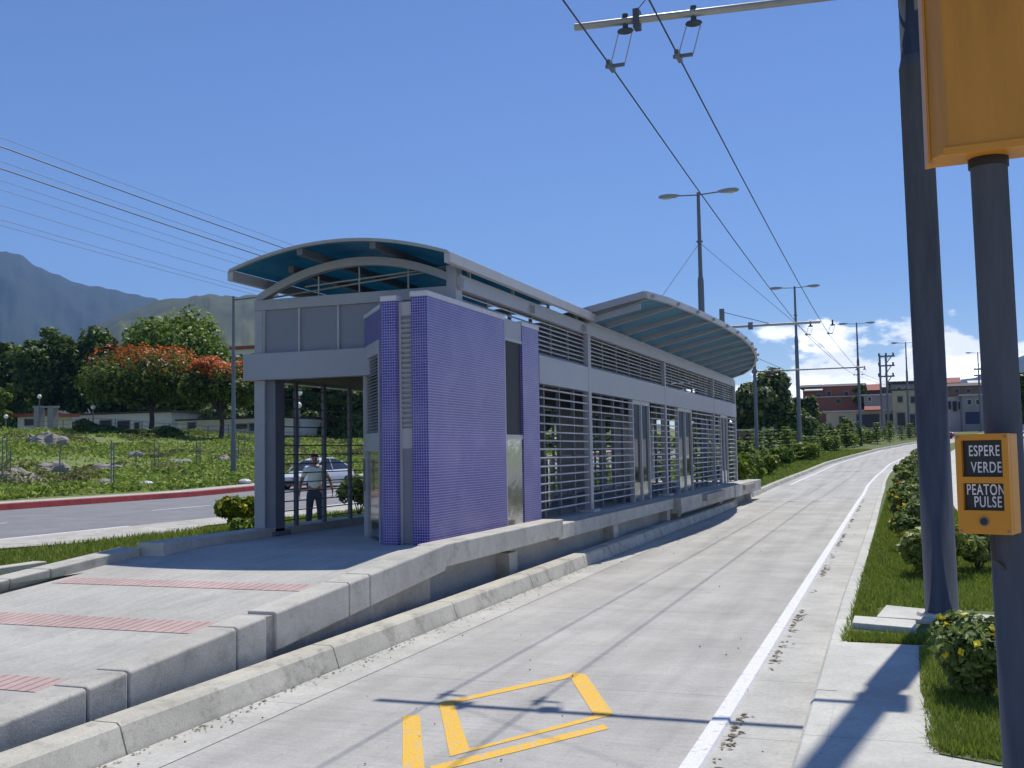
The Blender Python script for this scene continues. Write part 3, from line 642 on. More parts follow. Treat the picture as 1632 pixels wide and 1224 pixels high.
# ------------------------------------------------------------------ tiled booth
bo = empty('ticket_booth', (-5.7, 12.5, .62), 'purple mosaic tiled booth with louvred steel door at the front corner of the station', 'booth')
def B(name, m, f, par=bo, **k): mb = MB(); f(mb); return mb.build(name, m, par, **k)
BX = -5.05
B('tiled_wall', 'tile', lambda b: b.box(-5.26, BX, 10.94, 13.44, .62, 3.47))
B('tiled_wall', 'tile', lambda b: b.box(-5.26, BX, 14.16, 14.88, .62, 3.47))
B('coping', 'coping', lambda b: b.box(-5.27, BX+.008, 10.93, 13.45, 3.47, 3.53), bevel=.004)
B('coping', 'coping', lambda b: b.box(-5.27, BX+.008, 14.15, 14.89, 3.47, 3.53), bevel=.004)
B('tiled_column', 'tile', lambda b: b.prism([(-5.62, 10.90), (-5.43, 10.90), (-5.43, 11.08), (-5.70, 11.02)], .60, 3.43))
B('coping', 'coping', lambda b: b.prism([(-5.625, 10.89), (-5.425, 10.89), (-5.425, 11.08), (-5.70, 11.02)], 3.43, 3.49))
# recessed service panel between the columns
sp = B('service_door', 'steel', lambda b: b.box(-5.43, -5.26, 11.02, 11.06, .62, 3.42))
B('door_louvre', 'louvre', lambda b: [b.obox((-5.335, 11.0, 1.98+k*.058), (.075, 0, 0), (0, .02, -.016), (0, .002, .003)) for k in range(22)], sp)
B('lower_leaf', 'panel', lambda b: b.box(-5.425, -5.265, 10.99, 11.01, .64, 1.72), sp)
for z0_, z1_ in ((1.72, 1.95), (3.26, 3.42)): B('rail', 'steel_l', lambda b: b.box(-5.425, -5.265, 10.985, 11.015, z0_, z1_), sp)
B('jamb', 'steel_l', lambda b: b.box(-5.43, -5.405, 10.97, 11.02, .62, 3.42), sp)
# chamfered wall with louvred steel door
A0, A1 = np.array([-5.66, 11.0]), np.array([-6.42, 11.95]); DV = (A1-A0)/np.linalg.norm(A1-A0); NV = np.array([DV[1], -DV[0]]); LW = np.linalg.norm(A1-A0)
if NV[1] > 0: NV = -NV
def chbox(b, s0, s1, z0, z1, o0, o1):
    p = [A0+DV*s0+NV*o1, A0+DV*s1+NV*o1, A0+DV*s1+NV*o0, A0+DV*s0+NV*o0]
    b.prism([tuple(q) for q in p][::-1], z0, z1)
B('tiled_column', 'tile', lambda b: chbox(b, 0, .20, .62, 3.38, -.12, .0))
B('tiled_lintel', 'tile', lambda b: chbox(b, .2, LW, 3.02, 3.38, -.12, .0))
B('coping', 'coping', lambda b: chbox(b, 0, LW, 3.38, 3.43, -.13, .008))
dr = B('louvred_door', 'inox', lambda b: chbox(b, .24, LW-.06, .66, 1.70, -.06, -.03))
B('door_frame', 'steel_l', lambda b: (chbox(b, .20, .25, .62, 3.02, -.08, .01), chbox(b, LW-.07, LW, .62, 3.02, -.08, .01), chbox(b, .25, LW-.07, 2.86, 3.02, -.08, .005), chbox(b, .25, LW-.07, 1.70, 1.92, -.07, .0)), dr)
def dl(b):
    for k in range(24):
        c = (A0+A1)/2+DV*.09+NV*(-.035); zc = 1.95+k*.0385
        b.obox((c[0], c[1], zc), (DV[0]*(LW-.32)/2, DV[1]*(LW-.32)/2, 0), (NV[0]*.018, NV[1]*.018, -.014), (0, 0, .0025))
B('door_louvre', 'bar', dl, dr)
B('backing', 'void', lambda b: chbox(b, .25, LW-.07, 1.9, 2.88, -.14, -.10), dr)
B('pull_handle', 'steel_d', lambda b: b.tube([tuple(A0+DV*(LW-.14)+NV*.03)+(1.2,), tuple(A0+DV*(LW-.14)+NV*.03)+(1.6,)], .012, 6), dr)
# ticket window in the long side
tw = B('ticket_window', 'void', lambda b: b.box(-5.12, -5.085, 13.47, 14.14, 1.90, 3.20))  # near-black sheet, the shade of the open window put into its colour
B('window_frame', 'steel_l', lambda b: (b.box(-5.13, BX-.004, 13.441, 13.475, .62, 3.24), b.box(-5.13, BX-.006, 13.475, 14.159, 3.20, 3.24), b.box(-5.13, BX-.012, 13.475, 14.159, 1.84, 1.90)), tw)
B('window_panel', 'inox', lambda b: b.box(-5.20, BX-.018, 13.476, 14.158, .62, 1.84), tw)
B('header_panel', 'steel', lambda b: b.box(-5.20, BX-.012, 13.442, 14.158, 3.241, 3.50), tw)
B('inner_wall', 'panel', lambda b: (b.prism([(-5.30, 11.25), (-5.30, 14.88), (-6.30, 14.88), (-6.30, 12.14), (-5.58, 11.25)][::-1], .63, 2.69)))
B('booth_roof', 'steel', lambda b: (b.box(-5.9, -5.27, 12.0, 14.88, 3.32, 3.40), b.prism([(-5.28, 11.08), (-5.28, 12.0), (-6.3, 12.0), (-6.3, 11.93), (-5.72, 11.08)], 3.30, 3.36)))
# fill behind the ticket window and between booth walls
B('inner_wall', 'panel', lambda b: b.box(-5.9, -5.27, 14.70, 14.87, .62, 3.40))
# turnstiles inside
def turnstile(y, lab, k):
    t = empty('turnstile', (-6.6, y, .62), lab, 'turnstile', 'turnstiles inside the station')
    B('cabinet', 'inox', lambda b: b.box(-6.9, -6.0, y-.12, y+.12, .62, 1.55), t, bevel=.03)
    B('arm', 'bar', lambda b: [b.tube([(-6.4, y+.12, 1.4), (-6.4+.28*math.cos(q), y+.5, 1.4+.28*math.sin(q))], .018, 6) for q in (0.2, 2.3, 4.4)], t)
turnstile(16.9, 'stainless turnstile inside the station just behind the tiled booth', 0)
turnstile(18.3, 'stainless turnstile deeper inside the station, behind the first', 1)
B2 = empty('signboard', (-6.9, 19.3, .62), 'dark upright board standing inside the station behind the bars', 'board')
B('board_panel', 'void', lambda b: b.box(-7.3, -6.5, 19.28, 19.34, .9, 2.5), B2); B('board_foot', 'steel_d', lambda b: b.box(-7.2, -6.6, 19.2, 19.42, .62, .9), B2)
# ------------------------------------------------------------------ right foreground poles
pt = empty('signal_mast', (.27, 10.03, .13), 'thick blue grey steel mast with an overhead arm at the right', 'mast')
def C_(name, m, f, par, **k): mb = MB(); f(mb); return mb.build(name, m, par, **k)
C_('shaft', 'pole', lambda b: (b.tube([(.27, 10.03, .13), (.235, 10.03, 5.06)], [.138, .134], 28), b.tube([(.235, 10.03, 5.06), (.234, 10.03, 5.16)], [.134, .112], 28, cap=False), b.tube([(.234, 10.03, 5.16), (.20, 10.03, 10.6)], [.112, .095], 28)), pt, smooth=True)
C_('base_collar', 'walk', lambda b: b.tube([(.27, 10.03, .12), (.27, 10.03, .20)], [.24, .2], 24), pt)
ar = C_('arm', 'galv', lambda b: b.tube([(.27, 9.98, 5.79), (-2.94, 10.0, 5.93)], .036, 10), pt, smooth=True)
C_('arm_bracket', 'pole', lambda b: (b.box(.12, .42, 9.84, 10.2, 5.70, 5.88), b.box(-2.33, -2.27, 9.94, 10.06, 5.81, 6.0)), ar)
C_('stay_rod', 'wire', lambda b: b.tube([(-2.3, 10.0, 6.0), (.22, 10.0, 8.6)], .0045, 6), ar)
def hanger(px_, wx, y, za, zw, par):
    """insulator under the arm at px_, V of two thin rods to the wire clamp at wx"""
    i = C_('insulator', 'pole', lambda b: (b.tube([(px_, y, za-.02), (px_, y, za-.11)], .028, 8), b.ell((px_, y, za-.10), .085, .06, .03, 12, 6), b.tube([(px_, y, za+.07), (px_, y, za-.02)], .03, 8)), par)
    C_('hanger_rod', 'galv', lambda b: (b.tube([(px_-.07, y, za-.11), (wx-.0, y, zw+.02)], .006, 5), b.tube([(px_+.07, y, za-.11), (wx+.14, y, zw+.0)], .006, 5)), i)
    C_('wire_clamp', 'lamp_pole', lambda b: (b.box(wx-.02, wx+.02, y-.1, y+.12, zw-.01, zw+.05), b.box(wx-.05, wx+.14, y-.015, y+.015, zw-.0, zw+.03)), i)
hanger(-2.42, -2.58, 10, 5.91, 5.46, ar); hanger(-1.74, -1.90, 10, 5.88, 5.46, ar)
# pedestrian signal
sp_ = empty('pedestrian_signal', (.265, 3.85, .15), 'pedestrian crossing signal pole with orange push button box and signal head', 'crossing signal')
C_('pole', 'pole', lambda b: b.tube([(.330, 3.86, .0), (.305, 3.86, 3.4)], .0585, 24), sp_, smooth=True)
# push button box
ang = rad(-20); fr_ = np.array([math.cos(ang), math.sin(ang)]); nr = np.array([math.sin(ang), -math.cos(ang)])
bc = np.array([.252, 3.74])
def bb(b, u0, u1, d0, d1, z0, z1):   # u along face, d outwards from the box back
    p = [bc+fr_*u0+nr*d1, bc+fr_*u1+nr*d1, bc+fr_*u1+nr*d0, bc+fr_*u0+nr*d0]; b.prism([tuple(q) for q in p], z0, z1)
Z0, Z1 = 1.365, 1.685
bx = C_('button_box', 'signal', lambda b: bb(b, -.082, .082, -.06, .022, Z0, Z1), sp_, bevel=.004)
def fr2(b):
    for z0, z1 in ((Z1-.020, Z1), (Z1-.158, Z1-.138), (Z0, Z0+.075)): bb(b, -.081, .081, .0225, .044, z0, z1)
    bb(b, -.081, -.062, .0225, .044, Z0+.075, Z1-.158); bb(b, .062, .081, .0225, .044, Z0+.075, Z1-.158); bb(b, -.081, -.062, .0225, .044, Z1-.138, Z1-.020); bb(b, .062, .081, .0225, .044, Z1-.138, Z1-.020)
C_('box_frame', 'signal', fr2, bx)
C_('button_ring', 'steel_d', lambda b: b.tube([tuple(bc+nr*.040)+(Z0+.040,), tuple(bc+nr*.048)+(Z0+.040,)], .0145, 20), bx)
C_('push_button', 'void', lambda b: b.tube([tuple(bc+nr*.046)+(Z0+.040,), tuple(bc+nr*.054)+(Z0+.040,)], .0105, 20), bx)
for u_ in (-.072, .072):
    for z_ in (Z0+.010, Z1-.010): C_('screw', 'steel_d', lambda b: b.tube([tuple(bc+fr_*u_+nr*.043)+(z_,), tuple(bc+fr_*u_+nr*.0465)+(z_,)], .0035, 8), bx)
C_('conduit', 'void', lambda b: b.tube([(.262, 3.795, Z0+.01), (.268, 3.795, Z0-.09), (.30, 3.81, Z0-.12)], .007, 8), bx)
def text(s, size, u, z_, par, sx=.78):
    c = bpy.data.curves.new('txt', 'FONT'); c.body = s; c.size = size; c.align_x = 'CENTER'; c.extrude = .0006; c.offset = .0004; c.space_character = 1.12
    o = bpy.data.objects.new('txt', c); COL.objects.link(o); dg = bpy.context.evaluated_depsgraph_get()
    me = bpy.data.meshes.new_from_object(o.evaluated_get(dg)); bpy.data.objects.remove(o)
    q = bpy.data.objects.new('lettering', me); me.materials.clear(); me.materials.append(mm['letter']); COL.objects.link(q)
    w = bc+fr_*u+nr*.0265; org = root_of(par)
    Mx = Matrix(((fr_[0]*sx, 0, -nr[0]*-1, w[0]-org[0]), (fr_[1]*sx, 0, nr[1], w[1]-org[1]), (0, 1, 0, z_-org[2]), (0, 0, 0, 1)))
    me.transform(Mx); q.parent = par
for z0, z1, l1, l2 in ((Z1-.138, Z1-.020, 'ESPERE', 'VERDE'), (Z0+.075, Z1-.158, 'PEATON', 'PULSE')):
    pl_ = C_('legend_plate', 'plate', lambda b: bb(b, -.0615, .0615, .0222, .025, z0+.001, z1-.001), bx)
    hh = z1-z0; text(l1, .049, .003, z0+hh*.57, pl_, .58); text(l2, .049, .008, z0+hh*.12, pl_, .60)
# signal head seen from behind
sh = empty('dummy', (0, 0, 0), None, None); bpy.data.objects.remove(sh)
hp = [(-.20, .09), (-.20, .035), (-.135, -.055), (.115, -.055), (.165, -.02), (.23, .06), (.23, .14), (-.20, .14)]
hc = np.array([.318, 3.76]); ha = rad(-4); hf = np.array([math.cos(ha), math.sin(ha)]); hn = np.array([-math.sin(ha), math.cos(ha)])
W2 = lambda u, d: tuple(hc+hf*u+hn*d)
hd = C_('signal_head', 'signal_head', lambda b: b.prism([W2(u, d) for u, d in hp], 2.615, 3.66), sp_, bevel=.006)
C_('side_hinge', 'signal_in', lambda b: b.prism([W2(.17, -.05), W2(.215, .0), W2(.205, .005), W2(.16, -.045)], 2.63, 3.6), hd)
C_('head_flange', 'signal', lambda b: b.prism([W2(-.215, .10), W2(-.2, .02), W2(-.192, .022), W2(-.196, .10)], 2.605, 3.67), hd)
C_('head_lip', 'signal', lambda b: b.prism([W2(-.15, -.062), W2(.12, -.062), W2(.12, -.05), W2(-.15, -.05)], 2.605, 2.63), hd)
C_('pole_collar', 'void', lambda b: b.tube([(.31, 3.86, 2.585), (.31, 3.86, 2.62)], .064, 20), hd)
# ------------------------------------------------------------------ street lamps
def lamp(x, y, ztop, label, rz=0):
    r = empty('street_lamp', (x, y, g(y)), label, 'street lamp', 'twin head street lamps along the busway', rz)
    h = ztop-g(y); b = MB(); b.tube([(0, 0, 0), (0, 0, h*.70)], [.15, .12], 14); b.tube([(0, 0, h*.70), (0, 0, h*.715)], [.12, .085], 14, cap=False); b.tube([(0, 0, h*.715), (0, 0, h)], [.085, .065], 14)
    b.tube([(0, 0, h*.83), (0, 0, h*.834)], .13, 14); b.tube([(0, 0, 0), (0, 0, .03)], .26, 14)
    b.build('pole', 'lamp_pole', r, smooth=False, world=False)
    b = MB(); b.tube([(-.95, 0, h-.05), (0, 0, h-.10), (.95, 0, h-.05)], .028, 8); b.build('arm', 'lamp_pole', r, world=False)
    for s in (-1, 1):
        b = MB(); V = []
        for q, (w, t0, t1) in zip((.78, .95, 1.25, 1.5, 1.62), ((.04, -.03, .03), (.11, -.06, .06), (.16, -.07, .08), (.13, -.06, .07), (.05, -.03, .03))):
            V += [(s*q, -w, h-.04+t0), (s*q, w, h-.04+t0), (s*q, w*.7, h-.04+t1), (s*q, -w*.7, h-.04+t1)]
        b.add(V, [(4*i+k, 4*i+(k+1) % 4, 4*i+4+(k+1) % 4, 4*i+4+k) for i in range(4) for k in range(4)]+[(0, 1, 2, 3), (16, 17, 18, 19)])
        hd_ = b.build('lamp_head', 'lamp_head', r, world=False, smooth=False)
        b = MB(); b.ell((s*1.27, 0, h-.115), .24, .11, .04, 10, 6); b.build('lens', 'lens', hd_, world=False)
    return r
lamp(-7.33, 42, 12.0, 'nearest twin head street lamp rising behind the station roof')
lamp(-6.33, 72, 12.4, 'second nearest twin head street lamp, standing in the median grass beside the bus lane', rad(1))
lamp(-3.53, 102, 13.1, 'third twin head street lamp along the median, in front of the red brick houses', rad(3))
lamp(.83, 132, 13.85, 'fourth twin head street lamp, just left of the thick blue grey mast', rad(6))
lamp(10.5, 162, 14.7, 'farthest twin head street lamp, seen between the two near poles', rad(9))
# street lamp on far side of the avenue
r = empty('street_lamp', (-35, 49.88, .35), 'single arm dark lamp pole at the edge of the weedy lot', 'street lamp')
C_('pole', 'lamp_pole', lambda b: (b.tube([(-35, 49.88, .3), (-35, 49.88, 7.6)], [.125, .10], 12), b.tube([(-35, 49.88, 7.6), (-35, 49.88, 10.7)], [.085, .07], 12), b.tube([(-35, 49.88, .3), (-35, 49.88, 2.6)], .15, 12)), r)
C_('arm', 'lamp_pole', lambda b: b.tube([(-35, 49.88, 10.5), (-33.2, 50.2, 10.62)], .045, 8), r)
C_('lamp_head', 'lamp_head', lambda b: b.box(-33.25, -32.3, 50.05, 50.35, 10.55, 10.72), r, bevel=.04)
# catenary masts and arms
def mast(x, y, z0, zt, x1, za, x2, lab, wires):
    r = empty('catenary_mast', (x, y, z0), lab, 'catenary mast')
    C_('shaft', 'lamp_pole', lambda b: b.tube([(x, y, z0), (x, y, zt)], [.12, .09], 12), r)
    a = C_('arm', 'galv', lambda b: b.tube([(x1, y, za), (x2, y, za+.0)], .045, 8), r)
    C_('arm_bracket', 'lamp_pole', lambda b: (b.box(x-.14, x+.14, y-.14, y+.14, za-.1, za+.1), b.box(x+.9, x+1.05, y-.08, y+.08, za-.12, za+.12)), a)
    C_('stay_rod', 'wire_l', lambda b: b.tube([(x, y, zt-.1), (x+1.6, y, za+.05)], .012, 5), a)
    for wx in wires: hanger(wx+.15, wx, y, za-.02, za-.42, a)
mast(-5.75, 37, 0, 6.55, -5.8, 5.9, -2.44, 'catenary mast at the far end of the station with an arm over the bus lane', (-2.92, -2.2))
mast(-7.6, 60, .4, 6.9, -7.65, 5.96, -1.71, 'farther catenary mast half hidden by the big tree, its thin arm over the median', (-2.3, -1.9))
# trolley wires
def wire(name, pts, r_, m, lab, grp=None, sag=.0, cat='wire'):
    P_ = []
    for a, b in zip(pts[:-1], pts[1:]):
        a, b = np.array(a, float), np.array(b, float); n = max(4, int(np.linalg.norm(b-a)/4))
        for k in range(n): t = k/n; P_.append(a+(b-a)*t-np.array([0, 0, sag*4*t*(1-t)]))
    P_.append(np.array(pts[-1], float))
    o = MB().tube(P_, r_, 5).build(name, m); return tag(o, lab, cat, grp)
wire('trolley_wire', [(-2.05, -14, 5.52), (-2.58, 10, 5.48), (-2.92, 37, 5.5), (-2.3, 60, 5.56), (.2, 102, 6.9), (4.5, 132, 8.2)], .0085, 'wire', 'left trolley wire running over the bus lane, nearer the station', 'twin trolley wires over the bus lane', .10)
wire('trolley_wire', [(-1.35, -14, 5.52), (-1.90, 10, 5.48), (-2.20, 37, 5.5), (-1.8, 60, 5.56), (.8, 102, 6.9), (5.1, 132, 8.2)], .0085, 'wire', 'right trolley wire running over the bus lane, farther from the station', 'twin trolley wires over the bus lane', .10)
wire('guy_wire', [(-7.33, 42, 9.95), (-9.8, 36, 4.2)], .012, 'wire_l', 'thin guy wire from the nearest lamp pole down to the left')
wire('guy_wire', [(-7.33, 42, 9.95), (-3.2, 49, 6.2), (-2.6, 56, 5.6)], .010, 'wire_l', 'thin guy wire from the nearest lamp pole down to the right towards the trolley wires')
for k, (y_, th) in enumerate([(219, 0), (233.5, 1), (257, 0), (268.5, 1), (287.6, 0), (302, 0), (327, 0), (350, 0), (359, 0)]):
    p = CAMP+ray(0, y_)*(-28/ray(0, y_)[0]); lab = {0: 'topmost thin power line in the left sky', 1: 'upper thick dark power line in the left sky', 2: 'thin power line between the two thick ones', 3: 'lower thick dark power line in the left sky', 4: 'thin power line right below the lower thick one', 5: 'second thin power line below the lower thick one', 6: 'third thin power line below the lower thick one', 7: 'second lowest thin power line in the left sky', 8: 'lowest thin power line in the left sky'}[k]
    wire('power_line', [(-28, -30, p[2]+.25), (-28, 27, p[2]), (-28, 72, p[2]-.35), (-26, 118, p[2]-.2)], .024 if th else .010, 'wire' if th else 'wire_l', lab, 'power lines over the left avenue', .25)
# double power pole with crossarms, far right
r = empty('power_pole', (atY(1409, 615, 150)[0], 150, 3.0), 'double wooden power pole with three tiers of crossarms above the far houses', 'power pole')
px0 = atY(1403, 600, 150)[0]; px1 = atY(1413, 600, 150)[0]; zt = atY(1408, 565, 150)[2]
C_('upright', 'lamp_pole', lambda b: b.tube([(px0, 150, 3), (px0, 150, zt)], .14, 8), r); C_('upright', 'lamp_pole', lambda b: b.tube([(px1, 150, 3), (px1, 150, zt)], .14, 8), r)
for yy in (568, 583, 600):
    zz = atY(1408, yy, 150)[2]; xa, xb = atY(1400, yy, 150)[0], atY(1426, yy, 150)[0]
    c_ = C_('crossarm', 'lamp_pole', lambda b: (b.box(xa, xb, 149.9, 150.1, zz-.1, zz+.1), b.tube([(px1, 150, zz-1), (xb-.4, 150, zz)], .06, 5)), r)
    C_('insulator', 'pole', lambda b: [b.tube([(xb-.2-q*.9, 150, zz+.1), (xb-.2-q*.9, 150, zz+.45)], .13, 6) for q in range(3)], c_)
r = empty('power_pole', (atY(1563, 615, 190)[0], 190, 3.6), 'small distant pole with two crossarms between the near poles', 'power pole')
xx = atY(1565, 600, 190)[0]
C_('upright', 'lamp_pole', lambda b: b.tube([(xx, 190, 3.6), (xx, 190, atY(1565, 584, 190)[2])], .15, 8), r)
C_('crossarm', 'lamp_pole', lambda b: [b.box(xx-1.2, xx+1.2, 189.9, 190.1, atY(1565, q, 190)[2]-.12, atY(1565, q, 190)[2]+.12) for q in (588, 598)], r)
# dirt, pebbles and dry tufts on the busway
rng = np.random.default_rng(77); b = MB()
for k in range(110):
    y = 4.5+22*rng.random()**1.7; x = rng.uniform(-4.0, -.7) if k % 3 else rng.uniform(-4.1, -3.75); q = rng.uniform(.003, .008)*(1+y*.02); b.ell((x, y, .006+q*.3), q, q*rng.uniform(.6, 1), q*.6, 6, 4)
tag(b.build('pebbles', 'rock', base=(0, 0, 0)), 'scattered grit and pebbles on the bus lane', kind='stuff')
n = 1100; yy = 5+30*rng.random(n)**1.3; cl = np.sin(yy*3.1)+np.sin(yy*1.3+1)+rng.normal(0, .5, n); k = cl > .3; yy = yy[k]; n = len(yy)
xx = np.array([WLX(q) for q in yy])+.09+np.abs(rng.normal(0, .035, n)); P_ = np.stack([xx, yy, np.full(n, .008)], 1)
V, F = leaves(P_, np.tile([0, 0, 3.], (n, 1)), .022, elong=2.6, rng=rng); tag(mesh_np('roadside_dirt', V, F, 'dirt', loc=(0, 0, 0)), 'dry dirt and leaf litter gathered along the white separator', kind='stuff')
n = 1300; yy = -1+33*rng.random(n); xx = np.array([KX(q) for q in yy])+np.abs(rng.normal(0, .06, n))+.01; P_ = np.stack([xx, yy, np.full(n, .009)], 1)
V, F = leaves(P_, np.tile([0, 0, 3.], (n, 1)), .016, elong=1.6, rng=rng); tag(mesh_np('roadside_dirt', V, F, 'dirt', loc=(0, 0, 0)), 'grit and dirt gathered at the foot of the station kerb', kind='stuff')
# ------------------------------------------------------------------ vegetation
def lotpoint(px, py):
    d = ray(px, py); d = d/np.hypot(d[0], d[1])
    for i in range(100, 30000):
        p = CAMP+d*i*.01*1.0
        if p[2] <= G(p[0], p[1])+.02: return p
        if i*.01 > 290: break
    return p
def crown_clumps(rng, n, rx, ry, rz, cz, r0, r1, umbrella=False):
    C = []; 
    while len(C) < n:
        d = rng.normal(0, 1, 3); d /= np.linalg.norm(d); q = rng.uniform(.35, .95)**.6
        p = d*q*np.array([rx, ry, rz])
        if umbrella and p[2] < -.15*rz: p[2] = -.15*rz+rng.uniform(-.1, .2)*rz
        p[2] += cz; C.append(p)
    return np.array(C), rng.uniform(r0, r1, n)
def tree(name, label, loc, h, w, seed, m='leaf_dark', n=7000, ls=.42, trunk_h=None, nclump=34, umbrella=False, blossom=0, group=None, cat='tree', tr=None):
    rng = np.random.default_rng(seed); t = empty(name, tuple(loc), label, cat, group)
    th = trunk_h or h*.22; rz = (h-th*.7)/2; cz = h-rz; r0, r1 = w*.10, w*.19
    C, R = crown_clumps(rng, nclump, w/2-r0, w/2-r0, rz-r0*.5, cz, r0, r1, umbrella)
    Pp, N = clump_pts(C, R, n, rng); V, F = leaves(Pp, N, ls, rng=rng)
    mesh_np('crown', V, F, m, t, world=False)
    tr = tr or h*.028; b = MB(); b.tube([(0, 0, -.3), (.02*h, 0, th*.5), (0, .01*h, th), (0, 0, cz)], [tr*1.25, tr, tr*.85, tr*.35], 9)
    for k in rng.choice(len(C), min(14, len(C)), replace=False):
        c = C[k]; b.tube([(0, 0, th*.8), tuple(c*np.array([.45, .45, 0])+np.array([0, 0, th+(c[2]-th)*.55])), tuple(c)], [tr*.6, tr*.35, tr*.12], 6)
    b.build('trunk', 'bark', t, world=False, smooth=True)
    if blossom:
        top = C[(C[:, 2] > cz+.1*rz)]; Rt = R[(C[:, 2] > cz+.1*rz)]
        sel = (rng.random(len(top)) < .42) | ((np.hypot(top[:, 0], top[:, 1]) > w*.27) & (rng.random(len(top)) < .5)); top, Rt = top[sel], Rt[sel]
        if len(top):
            Pp, N = clump_pts(top+np.array([0, 0, .25*r1]), Rt*1.04, blossom, rng, shell=.9); up = Pp[:, 2] > cz+.15*rz; V, F = leaves(Pp[up], N[up], ls*.8, rng=rng)
            mesh_np('blossom', V, F, 'blossom', t, world=False)
    return t
def tree_px(name, label, px, pytop, wpx, Y, seed, **k):
    p = atY(px, 700, Y); depth = RB.T@(p-CAMP); d = depth[2]; base = G(p[0], p[1]); zt = atY(px, pytop, Y)[2]
    return tree(name, label, (p[0], p[1], base), zt-base, wpx*d/FPX, seed, **k)
gl = 'dark trees beyond the weedy lot'
tree_px('broadleaf_tree', 'dark tree at the far left edge of the photo beyond the lot', 10, 546, 100, 118, 1, group=gl, nclump=44, n=10000)
tree_px('broadleaf_tree', 'dark upright tree second from the left edge beyond the lot', 80, 522, 120, 116, 2, group=gl, nclump=50, n=11000)
tree_px('broadleaf_tree', 'dark tree between the upright tree and the big round crown', 150, 526, 130, 120, 3, group=gl, nclump=54, n=12000)
tree_px('broadleaf_tree', 'biggest tree, broad round bright green crown behind the red flowering trees', 274, 494, 222, 128, 4, m='leaf_mid', n=24000, nclump=80, ls=.46, group=gl, trunk_h=2)
tree_px('broadleaf_tree', 'dark low tree filling the gap under the big round crown', 200, 585, 130, 112, 9, group=gl, nclump=44, n=9000)
tree_px('broadleaf_tree', 'dark tree filling the skyline gap left of the big round crown', 45, 540, 110, 130, 13, group=gl, nclump=44, n=9000)
tree_px('broadleaf_tree', 'dark tree behind the single arm lamp pole, right of the big round crown', 385, 560, 110, 122, 14, group=gl, nclump=44, n=9000)
tree_px('flame_tree', 'wide umbrella shaped flame tree with orange red blossom in front of the white building', 240, 560, 205, 92, 5, m='leaf_flame', n=22000, ls=.27, trunk_h=3.2, umbrella=True, blossom=3000, nclump=90)
tree_px('flame_tree', 'smaller flame tree with bright red blossom beside the single arm lamp pole', 352, 574, 135, 90, 6, m='leaf_flame', n=16000, ls=.27, trunk_h=3.0, umbrella=True, blossom=4200, nclump=64)
tree_px('small_tree', 'low light green tree at the left edge above the lot', -2, 618, 58, 95, 7, m='leaf_mid', n=5000, nclump=18)
tree_px('broadleaf_tree', 'dark tree seen through the station entrance, just right of its corner column', 455, 560, 120, 112, 10, group=gl)
tree_px('broadleaf_tree', 'dark tree seen through the middle of the station entrance', 530, 570, 110, 108, 11, group=gl)
tree_px('broadleaf_tree', 'dark tree hidden mostly by the tiled booth', 610, 575, 110, 112, 12, group=gl)
for k, (px, y) in enumerate([(760, 600), (860, 605), (940, 600), (1010, 596)]):
    tree_px('broadleaf_tree', ['dark tree behind the booth, above the avenue', 'first dark tree seen through the station bars next to the booth', 'second dark tree through the station bars', 'dark tree seen through the louvres below the canopy'][k], px, y, 95, 118, 20+k, group='trees seen through the station', n=5000)
tree_px('broad_tree', 'tall grey green tree touching the far end of the station', 1215, 588, 112, 122, 30, m='leaf_grey', n=14000, nclump=46, ls=.42, trunk_h=1.2)
tree_px('broad_tree', 'lower dark tree right of the tall grey green one, beside the lamp pole', 1283, 627, 62, 126, 31, m='leaf_grey', n=7000, nclump=26, ls=.38, trunk_h=.8)
tree_px('broad_tree', 'dark green tree seen through the far louvres of the station', 1135, 600, 90, 124, 32, m='leaf_dark', n=8000, nclump=30, ls=.4, trunk_h=1)
tree_px('small_tree', 'small dark feathery tree behind the third street lamp', 1372, 592, 22, 175, 33, m='leaf_dark', n=1200, nclump=9, ls=.4)
tree_px('small_tree', 'bright green garden tree in front of the cream house', 1347, 664, 30, 135, 34, m='leaf_mid', n=1500, nclump=9, ls=.25, trunk_h=.3)
tree_px('broadleaf_tree', 'dark tree right of the signal pole at the photo edge', 1640, 590, 60, 150, 35, n=4000)
tree_px('small_tree', 'dark bushy tree between the two near poles in front of the far houses', 1478, 640, 24, 150, 36, n=1200, nclump=8, ls=.35, trunk_h=.5) if False else None
# shrubs
def shrub(label, loc, w, h, seed, m='leaf_shrub', n=1800, ls=.055, flowers=0, group=None, name='shrub', fl='flower'):
    rng = np.random.default_rng(seed); t = empty(name, tuple(loc), label, 'shrub', group)
    nc = 16; C, R = crown_clumps(rng, nc, w*.36, w*.36, h*.34, h*.55, w*.12, w*.2)
    Pp, N = clump_pts(C, R, n, rng, flat=.8, shell=.5); Pp[:, 2] = np.maximum(Pp[:, 2], .03); V, F = leaves(Pp, N, ls, elong=1.9, rng=rng)
    mesh_np('foliage', V, F, m, t, world=False)
    b = MB()
    for c in C[:8]: b.tube([(0, 0, -.02), tuple(c*.5+np.array([0, 0, .02])), tuple(c)], [.014, .01, .005], 5)
    b.build('stems', 'bark', t, world=False)
    if flowers:
        P0, N = clump_pts(C, R*1.08, flowers, rng, shell=.98); up = P0[:, 2] > h*.3; P0 = P0[up]; N = N[up]
        for q in range(3):
            V, F = leaves(P0, N+rng.normal(0, .3, N.shape), ls*1.25, elong=1.1, rng=rng)
            if q == 0: VV, FF = V, F
            else: FF = np.concatenate([FF, F+len(VV)]); VV = np.concatenate([VV, V])
        mesh_np('flowers', VV, FF, fl, t, world=False)
    return t
